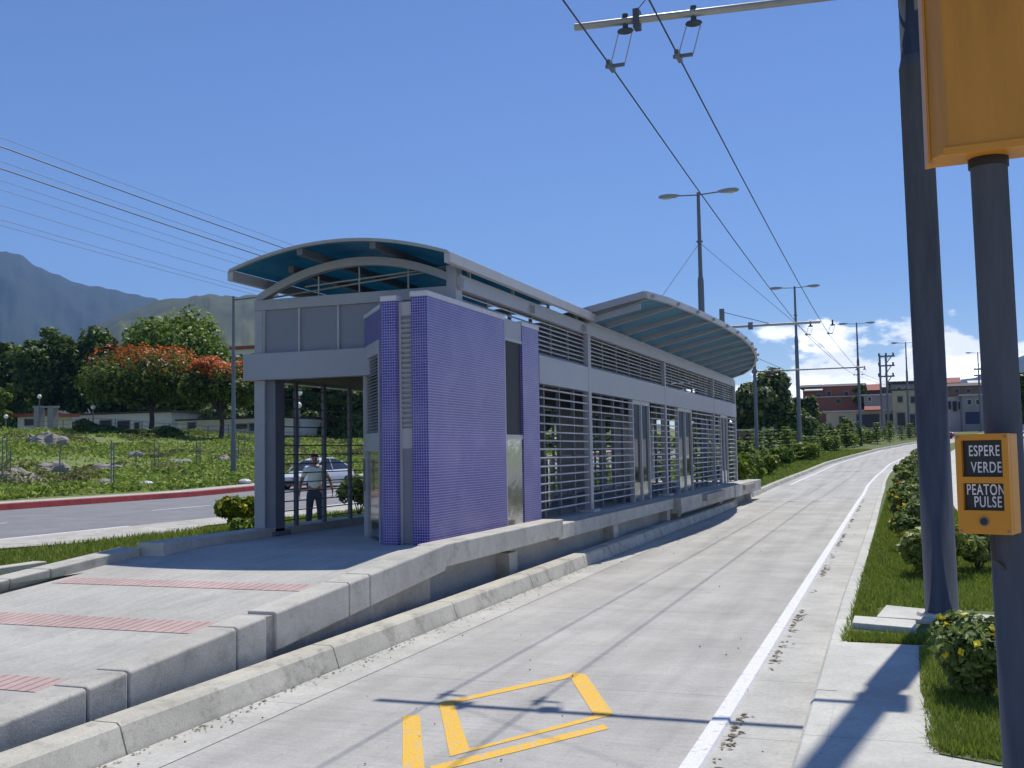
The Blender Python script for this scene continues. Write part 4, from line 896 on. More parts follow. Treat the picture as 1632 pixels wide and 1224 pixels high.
shrub('yellow flowering shrub right in front of the signal pole in the foreground', (.42, 6.95, .15), .72, .52, 40, m='leaf_shrub', n=6500, ls=.031, flowers=60)
GR = 'shrubs in a row along the right verge'
rowl = ['largest dark shrub, directly behind the thick mast', 'dark shrub right of the thick mast, below the button box', 'third shrub up the verge, with yellow green tips', 'fourth shrub up the verge', 'fifth shrub up the verge', 'sixth shrub up the verge', 'seventh shrub up the verge', 'eighth shrub up the verge', 'ninth shrub up the verge', 'tenth shrub up the verge', 'eleventh shrub up the verge', 'twelfth shrub up the verge', 'thirteenth shrub up the verge', 'last small shrub at the far end of the verge row']
rows = [(.30, 13.3, 1.05, .74), (.80, 13.9, .9, .7), (.12, 16.3, .9, .72), (.25, 18.8, .9, .70), (.12, 21.4, .95, .72), (.25, 24.2, 1.0, .7), (.05, 27.4, 1.0, .75), (.3, 30.5, .95, .7), (.1, 34.2, 1.05, .8), (.25, 38.2, .95, .7), (.1, 43, 1.1, .8), (.3, 49, 1.1, .75), (.45, 56, 1.3, .85), (1.0, 64, 1.5, .8)]
for k, (x, y, w, h) in enumerate(rows):
    shrub('green shrub, '+rowl[k], (x, y, g(y)+.14), w*.95, h*(.80+.12*(k % 3)), 50+k, n=5200 if k < 3 else 3000, ls=.045 if k < 3 else .062, m='leaf_shrub' if k % 3 else 'leaf_lime2', flowers=[14, 10, 60, 20, 50][k % 5], group=GR, fl='flower' if k % 2 == 0 else 'blossom')
p = (-12.5, 18.0, .12); shrub('yellow leaved shrub just left of the station corner column', p, .95, .85, 70, m='leaf_lime', n=2600, ls=.085, flowers=60)
shrub('low pale green bush at the foot of the station corner column', (-10.9, 16.0, .13), .9, .4, 71, m='leaf_mid', n=900, ls=.08)
shrub('dark shrub seen between the far entrance bars, beside the booth', (-12.8, 23.5, .12), 1.2, 1.2, 72, n=1200, ls=.09)
GM = 'bright green bushes in the median beyond the station'
bl = ['nearest lime green bush right at the far end of the platform', 'second lime green bush beyond the platform end', 'bush in front of the second street lamp, left side', 'bush at the foot of the second street lamp', 'bush just right of the second street lamp', 'low bush halfway to the third street lamp', 'bush near the third street lamp', 'far bush beyond the third street lamp', 'pale bush far back in the median']
for k, (px, py, w, h) in enumerate([(1195, 792, 1.8, 1.3), (1218, 778, 1.8, 1.3), (1238, 762, 1.7, 1.0), (1263, 748, 1.8, 1.1), (1300, 737, 2.2, 1.2), (1330, 722, 2.2, 1.2), (1360, 716, 2.5, 1.2), (1395, 709, 3, 1.3), (1200, 752, 2.2, 1.5)]):
    q = lotpoint(px, py); z_ = g(q[1])+.13; shrub(bl[k], (q[0]-.6, q[1], z_), w, h, 80+k, m='leaf_lime' if k % 2 == 0 else 'leaf_mid', n=1700, ls=.13, group=GM)
# young conifers with flat tiers
def conifer(rng):
    t = empty('young_conifer', (0, 0, 0), 'young conifer with flat tiers of branches planted in the median', 'tree', 'young conifers in the median')
    b = MB(); b.tube([(0, 0, 0), (0, 0, 1.9)], [.04, .008], 6); b.build('trunk', 'bark', t, world=False)
    Pp = []; N = []
    for k in range(8):
        z_ = .25+k*.22; R_ = .95*(1-k/9.5)
        for a in range(7):
            an = a*6.283/7+k*.5; L = R_*rng.uniform(.75, 1.1)
            for s in np.linspace(.12, 1, int(9*L)+3):
                q = np.array([math.cos(an)*L*s, math.sin(an)*L*s, z_+.10*s*s-.02]); Pp += [q+rng.normal(0, .03, 3)]*1; N.append((0, 0, 1.)); Pp.append(q+rng.normal(0, .05, 3)*np.array([1, 1, .3])); N.append((0, 0, 1.))
    V, F = leaves(np.array(Pp), np.array(N)*2.2, .115, elong=1.8, rng=rng); mesh_np('branches', V, F, 'leaf_fir', t, world=False); return t
c0 = conifer(np.random.default_rng(9)); spots = []; rngc = np.random.default_rng(12)
for y in list(np.arange(40, 72, 3.4))+list(np.arange(73, 140, 5.5)):
    for x in (-7.6, -10.4, -13.2):
        spots.append((x+rngc.uniform(-.6, .6)+S(y), y+rngc.uniform(-1.2, 1.2)))
spots.sort(key=lambda s: s[1])
for k, (x, y) in enumerate(spots):
    c = c0 if k == 0 else copy_tree(c0); c.location = (x, y, g(y)+.1); s = rngc.uniform(.6, 1.05); c.scale = (s, s, s*rngc.uniform(.8, 1.15)); c.rotation_euler = (0, 0, rngc.uniform(0, 6))
    c['label'] = 'young conifer with flat tiers of branches in the median beyond the station'
# grass
def blades(name, label, xs, ys, n, h, m, zf, w=.008, seed=1, lean=.4, keep=None):
    rng = np.random.default_rng(seed); x = rng.uniform(*xs, n); y = ys[0]+(ys[1]-ys[0])*rng.random(n)**1.6
    if keep is not None: k = keep(x, y); x, y = x[k], y[k]; n = len(x)
    x = x+np.array([S(q) for q in y]) if n < 200000 and ys[1] > 33 else x
    z_ = np.array([zf(a, b) for a, b in zip(x, y)]); a = rng.uniform(0, 6.28, n); hh = h*rng.uniform(.5, 1.3, n); ww = w*(1+.05*(y-ys[0]))
    d = np.stack([np.cos(a), np.sin(a), 0*a], 1); tip = rng.normal(0, lean, (n, 2))*hh[:, None]
    B = np.stack([x, y, z_], 1); V = np.stack([B-d*ww[:, None], B+d*ww[:, None], B+np.concatenate([tip, hh[:, None]], 1)], 1).reshape(-1, 3)
    return tag(mesh_np(name, V, np.arange(3*n).reshape(-1, 3), m, loc=(0, 0, 0)), label, kind='stuff')
def patch(x, y): return (x > .075+.0*y+.02*np.sin(y*40)) & (y < 8.5) & ((y > 5.66-.30*(x-.05)+.012*np.sin(x*60)) | (x > .9))
blades('grass', 'short green grass on the small lawn patch', (.05, 1.6), (5.5, 8.5), 26000, .055, 'blade', lambda x, y: .156, .0035, 1, keep=patch)
def vk(x, y): return ~((y < 10.6) & (x > -.47) & (x < 1.1) & (y > 9.1) & ~((y > 9.76) & (x < -.27)))
blades('grass', 'short green lawn grass on the right verge', (-.50, 1.12), (8.66, 40), 75000, .055, 'blade', lambda x, y: g(y)+.135, .005, 2, keep=vk)
blades('grass', 'rough grass on the bank left of the station', (-14.4, -9.1), (6, 34), 60000, .10, 'blade', lambda x, y: island(x), .008, 3)
blades('grass', 'grass tufts between the ramp kerb and the bank kerb', (-8.87, -8.3), (4, 11), 9000, .09, 'blade', lambda x, y: island(x), .006, 6)
blades('grass', 'mown grass in the median beyond the station', (-15.8, -5.15), (35, 90), 60000, .09, 'blade', lambda x, y: g(y)+.13, .018, 4)
# weeds in the lot
rng = np.random.default_rng(21); n = 190000
xx = -30.8-60*rng.random(n)**1.3; yy = 12+108*rng.random(n)**.9
ok = (xx/yy > -1.35) & (xx/yy < -.20); xx, yy = xx[ok], yy[ok]
den = np.sin(xx*.31)+np.sin(yy*.23+1)+np.sin(xx*.11-yy*.17)+rng.normal(0, .8, len(xx)); k = den > -.9; xx, yy = xx[k], yy[k]
hgt = .10+.16*np.clip(np.sin(xx*.4+yy*.2)+np.sin(yy*.5-xx*.13)+.8, 0, 2.4)
zz = np.array([G(a, b) for a, b in zip(xx, yy)])+hgt*rng.random(len(xx))
V, F = leaves(np.stack([xx, yy, zz], 1), np.tile([.3, -.4, .5], (len(xx), 1)), .125, elong=2.2, rng=rng)
tag(mesh_np('weeds', V, F, 'weed', loc=(0, 0, 0)), 'dense green weeds covering the lot', kind='stuff')
n = 30000; cx_ = rng.uniform(0, 1, 130); kx = -31.5-40*cx_; ky = 25+75*rng.random(130); ci = rng.integers(0, 130, n)
D = rng.normal(0, 1, (n, 3)); D /= np.linalg.norm(D, axis=1)[:, None]; D[:, 2] = abs(D[:, 2]); cr = rng.uniform(.4, 1.3, 130)[ci]
Px = kx[ci]+D[:, 0]*cr; Py = ky[ci]+D[:, 1]*cr; Pz = np.array([G(a, b) for a, b in zip(Px, Py)])+D[:, 2]*cr*.55
V, F = leaves(np.stack([Px, Py, Pz], 1), D, .12, rng=rng); tag(mesh_np('weeds', V, F, 'drygrass', loc=(0, 0, 0)), 'taller yellowish weed clumps scattered over the lot', kind='stuff')
# rubble heaps and stones
rl = ['grey rubble heap at the left photo edge in the lot', 'grey rubble heap left of centre of the lot', 'broad low rubble heap in the middle of the lot', 'dark slab leaning on the rubble in the middle of the lot', 'pale stone near the footpath, left side', 'rubble heap farther back in the middle of the lot', 'small rubble heap behind the single arm lamp pole, left of it', 'rubble heap left of the lamp pole', 'big bushy earth heap at the back left of the lot', 'flat slab lying near the footpath', 'stone beside the footpath in the middle', 'white stone beside the lamp pole foot']
for k, (px, py, w, h) in enumerate([(18, 765, 3.0, 1.0), (85, 750, 2.7, .9), (165, 750, 2.8, .8), (232, 752, 1.6, .6), (72, 778, .9, .4), (216, 728, 1.8, .8), (285, 738, 2.2, .6), (350, 733, 1.9, .6), (75, 708, 4.2, 1.6), (105, 773, 1.7, .3), (165, 774, 1.5, .6), (392, 768, .7, .3)]):
    q = lotpoint(px, py); r2 = np.random.default_rng(100+k); b = MB(); b.ell((0, 0, 0), w/2.6, w/3, h*.62, 22, 14); Vv = np.concatenate(b.v)
    ph = r2.uniform(0, 6, 6); nn = 1+.16*np.sin(Vv[:, 0]*4+ph[0])*np.sin(Vv[:, 1]*5+ph[1])+.12*np.sin(Vv[:, 2]*9+Vv[:, 0]*7+ph[2])+r2.normal(0, .035, len(Vv)); Vv = Vv*nn[:, None]
    b.v = [Vv+np.array([q[0], q[1], G(q[0], q[1])-h*.12])]; o = b.build('rubble_heap' if w > 1.4 else 'stone', 'rock', base=(q[0], q[1], G(q[0], q[1]))); tag(o, rl[k], 'rubble' if w > 1.4 else 'stone', 'rubble and stones in the weedy lot')
for k, (px, py, lb) in enumerate([(234, 776, 'small turquoise and white litter heap near the footpath'), (390, 772, 'white litter at the foot of the single arm lamp pole')]):
    q = lotpoint(px, py); tag(MB().ell((q[0], q[1], q[2]+.12), .4, .3, .16, 7, 5).build('litter', 'litter'), lb, 'litter')
for k, (px, yt, yb) in enumerate([(3, 697, 772), (10, 697, 775), (16, 715, 770), (95, 705, 768), (177, 702, 781), (181, 708, 776), (246, 700, 752), (253, 705, 752), (313, 697, 748), (319, 700, 748), (380, 692, 738), (390, 686, 716)]):
    q = lotpoint(px, yb); top = CAMP+ray(px, yt)*(q[1]/ray(px, yt)[1]); o = MB().tube([tuple(q), (q[0], q[1], top[2])], .028, 6).build('plant_stake', 'lamp_pole')
    tag(o, 'thin dark stake standing in the weedy lot', 'stake', 'thin stakes in the weedy lot')
# ------------------------------------------------------------------ buildings
def house(name, label, px0, px1, yt, yb, Y, dep, wm, roofm=None, ops=(), group=None, over=.4, rt=.3, slope=0, cat='house', ground=None, gable=0):
    a, c = atY(px0, yb, Y), atY(px1, yb, Y); zt = atY((px0+px1)/2, yt, Y)[2]; zb = min(atY((px0+px1)/2, yb, Y)[2], G((a[0]+c[0])/2, Y))-.3
    if ground is not None: zb = ground
    h = empty(name, ((a[0]+c[0])/2, Y, zb), label, cat, group)
    C_('wall', wm, lambda b: b.box(a[0], c[0], Y, Y+dep, zb, zt), h)
    if roofm: C_('roof', roofm, lambda b: b.prism([(a[0]-over, Y-over), (c[0]+over, Y-over), (c[0]+over, Y+dep+over), (a[0]-over, Y+dep+over)], lambda x, y: zt+.004+slope*(y-Y), lambda x, y: zt+rt+slope*(y-Y)), h) if not gable else C_('roof', roofm, lambda b: b.add([(a[0]-over, Y-over, zt), (c[0]+over, Y-over, zt), (c[0]+over, Y+dep+over, zt), (a[0]-over, Y+dep+over, zt), (a[0]-over, Y+dep/2, zt+gable), (c[0]+over, Y+dep/2, zt+gable)], [(3, 2, 1, 0), (0, 1, 5, 4), (2, 3, 4, 5), (1, 2, 5), (3, 0, 4)]), h)
    for (x0, x1, y0, y1, kind) in ops:
        p, q = atY(x0, y1, Y), atY(x1, y0, Y)
        nm = 'door' if kind == 'd' else ('garage_door' if kind == 'g' else ('awning' if kind == 'a' else 'window'))
        if kind == 'a':
            C_('awning', 'roof_tin' if wm != 'wall_cream' else 'roof_red', lambda b: b.prism([(p[0], Y-1.6), (q[0], Y-1.6), (q[0], Y-.002), (p[0], Y-.002)], lambda x, y: p[2]+.35*(y-Y+1.6)-.05, lambda x, y: p[2]+.35*(y-Y+1.6)+.1), h); continue
        w_ = C_(nm, 'shutter' if kind == 'g' else 'opening', lambda b: b.box(p[0], q[0], Y-.03, Y-.004, p[2], q[2]), h)
        def frm(b):
            b.box(p[0]-.1, p[0], Y-.10, Y-.004, p[2], q[2]+.12); b.box(q[0], q[0]+.1, Y-.10, Y-.004, p[2], q[2]+.12); b.box(p[0], q[0], Y-.10, Y-.004, q[2], q[2]+.12)
            if kind == 'w': b.box(p[0], q[0], Y-.14, Y-.004, p[2]-.12, p[2])
        if kind != 'g': C_('frame', 'wall_grey' if wm != 'wall_grey' else 'steel_l', frm, w_)
    return h
house('brick_house', 'long red brick house with a dark roof behind the tree and lamp pole', 1281, 1372, 616, 665, 185, 14, 'wall_brick', 'roof_dark', [(1303, 1308, 628, 638, 'w'), (1318, 1324, 624, 631, 'w'), (1346, 1352, 624, 631, 'w'), (1283, 1312, 620, 624, 'a')], over=.8, gable=.8)
house('brick_house', 'lower red brown wall house stepping down in front of the long brick one', 1290, 1376, 633, 670, 178, 6, 'wall_brick', 'roof_tin', [(1332, 1340, 636, 643, 'w')], rt=.15, over=.3)
house('block_building', 'grey block building with a flat pale roof edge between brick and cream houses', 1378, 1428, 630, 662, 172, 10, 'wall_grey', 'roof_tin', [(1384, 1388, 633, 639, 'w')], rt=.2)
house('cream_house', 'low cream house with dark wide openings and a tin roof', 1318, 1424, 656, 692, 158, 9, 'wall_cream', 'roof_tin', [(1338, 1346, 664, 674, 'w'), (1366, 1401, 660, 682, 'd'), (1412, 1423, 660, 684, 'd'), (1378, 1404, 650, 655, 'a')], rt=.22, over=.5)
house('cream_house', 'two storey cream house left of the thick mast', 1424.5, 1468, 622, 693, 157, 10, 'wall_cream', 'roof_dark', [(1431, 1438, 632, 641, 'w'), (1452, 1463, 632, 642, 'w'), (1431, 1442, 658, 684, 'd'), (1450, 1458, 660, 686, 'd')], rt=.18, over=.2)
house('block_building', 'dark roofed grey building above the cream house', 1420, 1470, 612, 640, 195, 10, 'wall_grey', 'roof_dark', [(1430, 1436, 617, 624, 'w'), (1442, 1448, 617, 624, 'w')], rt=.5)
house('brown_house', 'brown and ochre house with a dark roof, highest between the two near poles', 1496, 1574, 615, 650, 215, 10, 'wall_brown', 'roof_dark', [(1522, 1528, 620, 626, 'w'), (1540, 1547, 620, 626, 'w')], over=.5, gable=.8)
house('white_house', 'pale house beside the thick mast between the near poles', 1498, 1535, 632, 680, 190, 9, 'wall_white', 'roof_red', [(1511, 1515, 640, 652, 'w'), (1519, 1524, 640, 655, 'w'), (1528, 1532, 641, 652, 'w')], rt=.2)
house('garage_building', 'grey building with a dark blue garage door between the near poles', 1535.5, 1600, 630, 682, 182, 10, 'wall_grey', 'roof_tin', [(1539, 1564, 656, 676, 'g'), (1542, 1548, 637, 645, 'w'), (1556, 1562, 637, 645, 'w')], rt=.25)
house('small_house', 'small red roofed house stepping up behind the grey block building', 1376, 1400, 622, 650, 200, 8, 'wall_brick', 'roof_red', [(1382, 1387, 626, 632, 'w')], over=.4, gable=1.3)
house('small_house', 'small ochre house with a tin roof behind the power pole', 1399, 1424, 617, 650, 210, 8, 'wall_brown', 'roof_tin', [(1404, 1409, 622, 629, 'w'), (1414, 1419, 622, 629, 'w')], over=.4, gable=1.0)
house('small_house', 'red roofed house at the left of the gap between the near poles', 1506, 1530, 610, 640, 235, 8, 'wall_cream', 'roof_red', [(1512, 1517, 614, 620, 'w')], over=.4, gable=1.3)
house('small_house', 'small brick house behind the garage building, mostly hidden by the signal pole', 1548, 1580, 612, 640, 230, 8, 'wall_brick', 'roof_tin', [(1554, 1560, 616, 622, 'w')], over=.4, gable=1.0)
house('white_building', 'low white building behind the flame tree with four dark windows', 101, 273, 660, 692, 104, 8, 'wall_white', 'roof_dark', [(107, 120, 673, 686, 'w'), (128, 142, 672, 688, 'w'), (160, 178, 670, 687, 'w'), (188, 207, 671, 688, 'w'), (215, 222, 674, 688, 'w')], rt=.22, over=.3, cat='building')
house('white_building', 'low white building right of the first one behind the smaller flame tree', 284, 470, 668, 692, 102, 8, 'wall_white', 'roof_dark', [(377, 394, 676, 683, 'w'), (398, 406, 675, 686, 'w'), (300, 312, 674, 688, 'w')], rt=.18, over=.3, cat='building')
house('hillside_house', 'pale house with red roof edge showing between tree and station', 372, 430, 556, 600, 170, 10, 'wall_white', 'roof_red', [(388, 394, 570, 578, 'w')], rt=.6, over=.6, ground=8)
house('kiosk', 'small red roofed kiosk at the left edge of the lot', 28, 74, 664, 684, 96, 4, 'wall_white', 'roof_red', [(40, 60, 668, 678, 'w')], rt=.35, over=.6, cat='kiosk')
# stone gate pillars and globe lamps at the back of the lot
def ground_at(px, Y): p = atY(px, 700, Y); return np.array([p[0], p[1], G(p[0], p[1])])
for px, lb in ((62, 'left grey pillar at the back of the lot, under a globe lamp'), (84, 'right grey pillar at the back of the lot')):
    q = ground_at(px, 93); z_ = atY(px, 650, 93)[2]; tag(MB().box(q[0]-.4, q[0]+.4, q[1]-.4, q[1]+.4, q[2]-.2, z_).box(q[0]-.5, q[0]+.5, q[1]-.5, q[1]+.5, z_, z_+.2).build('gate_pillar', 'wall_grey'), lb, 'pillar')
for px, py, Y, lb in ((62, 635, 91, 'white globe lamp above the left pillar'), (148, 652, 90, 'white globe lamp in front of the low white building'), (9, 667, 88, 'white globe lamp at the far left edge'), (476, 650, 70, 'white globe lamp seen through the station entrance, lower'), (477.5, 630, 78, 'white globe lamp seen through the station entrance, higher')):
    q = ground_at(px, Y); z_ = atY(px, py, Y)[2]; t = empty('globe_lamp', tuple(q), lb, 'lamp', 'white globe lamps around the lot')
    C_('post', 'lamp_pole', lambda b: b.tube([tuple(q), (q[0], q[1], z_)], .07, 8), t); C_('globe', 'globe', lambda b: b.ell((q[0], q[1], z_+.2), .24, .24, .24, 12, 8), t, smooth=True)
# fence at the back of the lot, hedge
def fence(name, label, pts, h, step, m, rails, rm=None, gx_=None):
    t = empty(name, tuple(pts[0]), label, 'fence'); b = MB(); R_ = [MB() for _ in rails]; prev = None
    for a, c in zip(pts[:-1], pts[1:]):
        a, c = np.array(a), np.array(c); n = max(1, int(np.linalg.norm(c-a)/step))
        for k in range(n+1):
            p = a+(c-a)*k/n; z_ = G(p[0], p[1])
            C_('post', m, lambda bb_: bb_.tube([(p[0], p[1], z_-.1), (p[0], p[1], z_+h)], .05, 6), t)
            if prev is not None:
                for r_, rz in zip(R_, rails): r_.tube([(prev[0], prev[1], prev[2]+rz), (p[0], p[1], z_+rz)], .022, 5)
            prev = (p[0], p[1], z_)
    for r_ in R_: r_.build('rail', m, t)
    return t
fence('wire_fence', 'thin wire fence along the back of the weedy lot', [ground_at(60, 90), ground_at(270, 90), ground_at(470, 84)], 1.5, 3.2, 'lamp_pole', (.5, 1.0, 1.45))
def hedge(label, a, c, h, w, n, m, seed, ls=.22):
    rg = np.random.default_rng(seed); a, c = np.array(a), np.array(c); t = rg.random(n); P_ = a[None]*(1-t)[:, None]+c[None]*t[:, None]
    D = rg.normal(0, 1, (n, 3)); D /= np.linalg.norm(D, axis=1)[:, None]; D[:, 2] = abs(D[:, 2]); L = np.linalg.norm(c-a); hh = h*(.75+.25*np.sin(t*L*.6+seed)+.12*np.sin(t*L*1.7))
    P_ = P_+D*np.stack([0*t+w, 0*t+w, hh], 1); P_[:, 2] = np.array([G(p[0], p[1]) for p in P_])+D[:, 2]*hh
    V, F = leaves(P_, D, ls, rng=rg); o = mesh_np('hedge', V, F, m, loc=tuple(a)); return tag(o, label, 'hedge')
hedge('dark hedge below the low white building', ground_at(128, 86), ground_at(282, 84), 1.2, .8, 5000, 'leaf_dark', 1)
hedge('bushy dark undergrowth under the trees at the back left', ground_at(-10, 110), ground_at(110, 112), 3.2, 3, 5000, 'leaf_dark', 2, .4)
hedge('dark undergrowth behind the smaller flame tree', ground_at(280, 112), ground_at(700, 108), 3.5, 3, 9000, 'leaf_dark', 3, .45)
hedge('dark undergrowth beneath the grey green tree', atY(1150, 700, 119), atY(1315, 700, 122), 4.0, 2.2, 9000, 'leaf_dark', 4, .35)
hedge('green strip of bushes beyond the avenue seen through the station', atY(760, 700, 100), atY(1150, 700, 112), 2.2, 2, 8000, 'leaf_dark', 5, .35)
t = empty('yard_wall', tuple(atY(1188, 705, 112)), 'low brown yard wall with pale coping at the far end of the station', 'wall')
qa, qb = atY(1168, 700, 112), atY(1203, 700, 112); C_('wall', 'wall_brown', lambda b: b.box(qa[0], qb[0], 112, 112.3, g(112), atY(1188, 686, 112)[2]), t); C_('coping', 'wall_white', lambda b: b.box(qa[0], qb[0], 111.95, 112.35, atY(1188, 686, 112)[2], atY(1188, 686, 112)[2]+.12), t)
t = empty('yard_gate', tuple(atY(1217, 705, 112)), 'dark yard gate with grey posts beneath the grey green tree', 'gate')
for px in (1204, 1217, 1230):
    q = atY(px, 680, 112); C_('gate_post', 'wall_grey', lambda b: b.box(q[0]-.14, q[0]+.14, 111.9, 112.2, g(112), q[2]), t)
qa, qb = atY(1204, 700, 112), atY(1230, 700, 112); C_('gate_leaf', 'steel_d', lambda b: [b.tube([(x_, 112, g(112)), (x_, 112, atY(1217, 683, 112)[2])], .03, 4) for x_ in np.arange(qa[0]+.2, qb[0], .28)], t)
t = empty('low_fence', tuple(atY(1360, 692, 140)), 'low pale rail fence in front of the cream houses', 'fence')
qa, qb = atY(1300, 690, 146), atY(1470, 690, 146)
for zr in (.5, 1.0): C_('rail', 'wall_grey', lambda b: b.box(qa[0], qb[0], 146, 146.08, g(146)+zr, g(146)+zr+.12), t)
for x_ in np.arange(qa[0], qb[0], 2.4): C_('post', 'wall_grey', lambda b: b.box(x_-.06, x_+.06, 145.93, 146, g(146)-.1, g(146)+1.15), t)
# ------------------------------------------------------------------ cars
def wheel(b_, x, y, r, w, par):
    b = MB(); b.tube([(x-w/2, y, r), (x-w/2*.8, y, r), (x+w/2*.8, y, r), (x+w/2, y, r)], [r*.9, r, r, r*.9], 20); t = b.build('wheel', 'tyre', par, world=False)
    b = MB(); b.tube([(x-w/2-.006, y, r), (x+w/2+.006, y, r)], r*.6, 14); o = b.build('rim', 'rim', t, world=False); return t
def sedan(label, loc, rz, paint, name='parked_car'):
    t = empty(name, loc, label, 'car', rz=rz)
    ysn = [(0, .50, .60, .30), (.06, .66, .66, .24), (.35, .78, .74, .21), (.8, .82, .83, .2), (1.25, .84, .93, .2), (1.9, .85, .96, .2), (2.8, .85, .98, .2), (3.4, .84, .99, .2), (3.9, .80, .98, .22), (4.2, .72, .93, .28), (4.28, .60, .82, .36)]
    b = MB(); V = []; 
    for y, w, zt_, zb_ in ysn:
        V += [(-w*.9, y, zb_), (w*.9, y, zb_), (w, y, zb_+.15), (w*1.0, y, (zb_+zt_)/2+.05), (w*.93, y, zt_-.05), (w*.72, y, zt_), (-w*.72, y, zt_), (-w*.93, y, zt_-.05), (-w, y, (zb_+zt_)/2+.05), (-w, y, zb_+.15)]
    n = 10; b.add(V, [(j*n+i, (j+1)*n+i, (j+1)*n+(i+1) % n, j*n+(i+1) % n)[::-1] for j in range(len(ysn)-1) for i in range(n)]+[tuple(range(n)), tuple(range((len(ysn)-1)*n, len(ysn)*n))[::-1]])
    body = b.build('body', paint, t, world=False, smooth=True)
    ss = body.modifiers.new('s', 'SUBSURF'); ss.levels = ss.render_levels = 1
    cab = [(1.05, .72, .93, .93), (1.75, .70, 1.36, .93), (2.2, .70, 1.45, .93), (2.9, .69, 1.43, .93), (3.3, .68, 1.30, .95), (3.85, .66, .99, .97)]
    V = []
    for y, w, zt_, zb_ in cab: k = (zt_-.93)/.52; V += [(-w-.06, y, zb_), (w+.06, y, zb_), (w-.16*k, y, zt_-.02), (w-.26*k, y, zt_), (-w+.26*k, y, zt_), (-w+.16*k, y, zt_-.02)]
    n = 6; b = MB(); b.add(V, [(j*n+i, (j+1)*n+i, (j+1)*n+(i+1) % n, j*n+(i+1) % n)[::-1] for j in range(len(cab)-1) for i in range(n)]+[tuple(range(n)), tuple(range((len(cab)-1)*n, len(cab)*n))[::-1]])
    b.build('windows', 'darkglass', t, world=False, smooth=False)
    b = MB()   # roof skin and pillars
    rr = [(1.72, .55, 1.37), (2.2, .56, 1.475), (2.9, .55, 1.455), (3.33, .53, 1.31)]
    V = []
    for y, w, z_ in rr: V += [(-w, y, z_-.03), (w, y, z_-.03), (w*.8, y, z_+.015), (-w*.8, y, z_+.015)]
    b.add(V, [(j*4+i, (j+1)*4+i, (j+1)*4+(i+1) % 4, j*4+(i+1) % 4)[::-1] for j in range(3) for i in range(4)]+[(0, 1, 2, 3), (12, 15, 14, 13)])
    rf = b.build('roof', paint, t, world=False, smooth=True)
    for s in (-1, 1):
        b = MB(); b.tube([(s*.78, 1.02, .93), (s*.56, 1.74, 1.36)], .03, 6); b.tube([(s*.77, 2.35, .93), (s*.57, 2.35, 1.44)], .028, 6); b.tube([(s*.72, 3.80, .98), (s*.54, 3.30, 1.31)], .045, 6); b.build('pillars', paint, rf, world=False)
        b = MB(); b.ell((s*.58, .10, .60), .15, .10, .075, 12, 6); b.build('headlight', 'headl', t, world=False, smooth=True)
        b = MB(); b.ell((s*.62, 4.22, .78), .13, .06, .07, 10, 6); b.build('tail_light', 'redkerb', t, world=False)
        b = MB(); b.ell((s*.93, 1.35, 1.0), .09, .06, .06, 10, 6); b.build('mirror', paint, t, world=False, smooth=True)
        for y in (.78, 3.42): wheel(None, s*.76, y, .30, .19, t)
    b = MB(); b.box(-.42, .42, -.03, .08, .30, .43); b.build('grille', 'void', t, world=False, bevel=.02)
    b = MB(); b.box(-.25, .25, -.04, .02, .46, .56); b.build('number_plate', 'litter', t, world=False)
    return t
sedan('silver saloon car on the avenue, seen through the station entrance behind the man', (-26.9, 42.6, g(42.5)), rad(-8), 'silver')
qq = atY(1523, 690, 128); sedan('small maroon car half hidden between the two near poles', (qq[0], 128, g(128)), rad(75), 'maroon')
# ------------------------------------------------------------------ people
def skin_mesh(name, nodes, edges, m, par, sub=2, extra=None):
    """nodes: list of (x,y,z,rx,ry)"""
    me = bpy.data.meshes.new(name); bm = bmesh.new(); lay = bm.verts.layers.skin.verify(); vs = []
    for k, (x, y, z_, rx, ry) in enumerate(nodes):
        v = bm.verts.new((x, y, z_)); v[lay].radius = (rx, ry); v[lay].use_root = (k == 0); vs.append(v)
    for a, c in edges: bm.edges.new((vs[a], vs[c]))
    bm.to_mesh(me); bm.free(); o = bpy.data.objects.new('tmp', me); COL.objects.link(o)
    sk = o.modifiers.new('skin', 'SKIN'); sk.use_smooth_shade = True; sb = o.modifiers.new('sub', 'SUBSURF'); sb.levels = sb.render_levels = sub
    dg = bpy.context.evaluated_depsgraph_get(); me2 = bpy.data.meshes.new_from_object(o.evaluated_get(dg)); bpy.data.objects.remove(o)
    if extra is not None:
        bm = bmesh.new(); bm.from_mesh(me2); tm = bpy.data.meshes.new('t'); V = np.concatenate(extra.v); tm.from_pydata(V.tolist(), [], extra.f); bm.from_mesh(tm); bm.to_mesh(me2); bm.free()
        me2.polygons.foreach_set('use_smooth', [True]*len(me2.polygons))
    me2.name = name; me2.materials.clear(); me2.materials.append(mm[m]); q = bpy.data.objects.new(name, me2); COL.objects.link(q); q.parent = par; return q
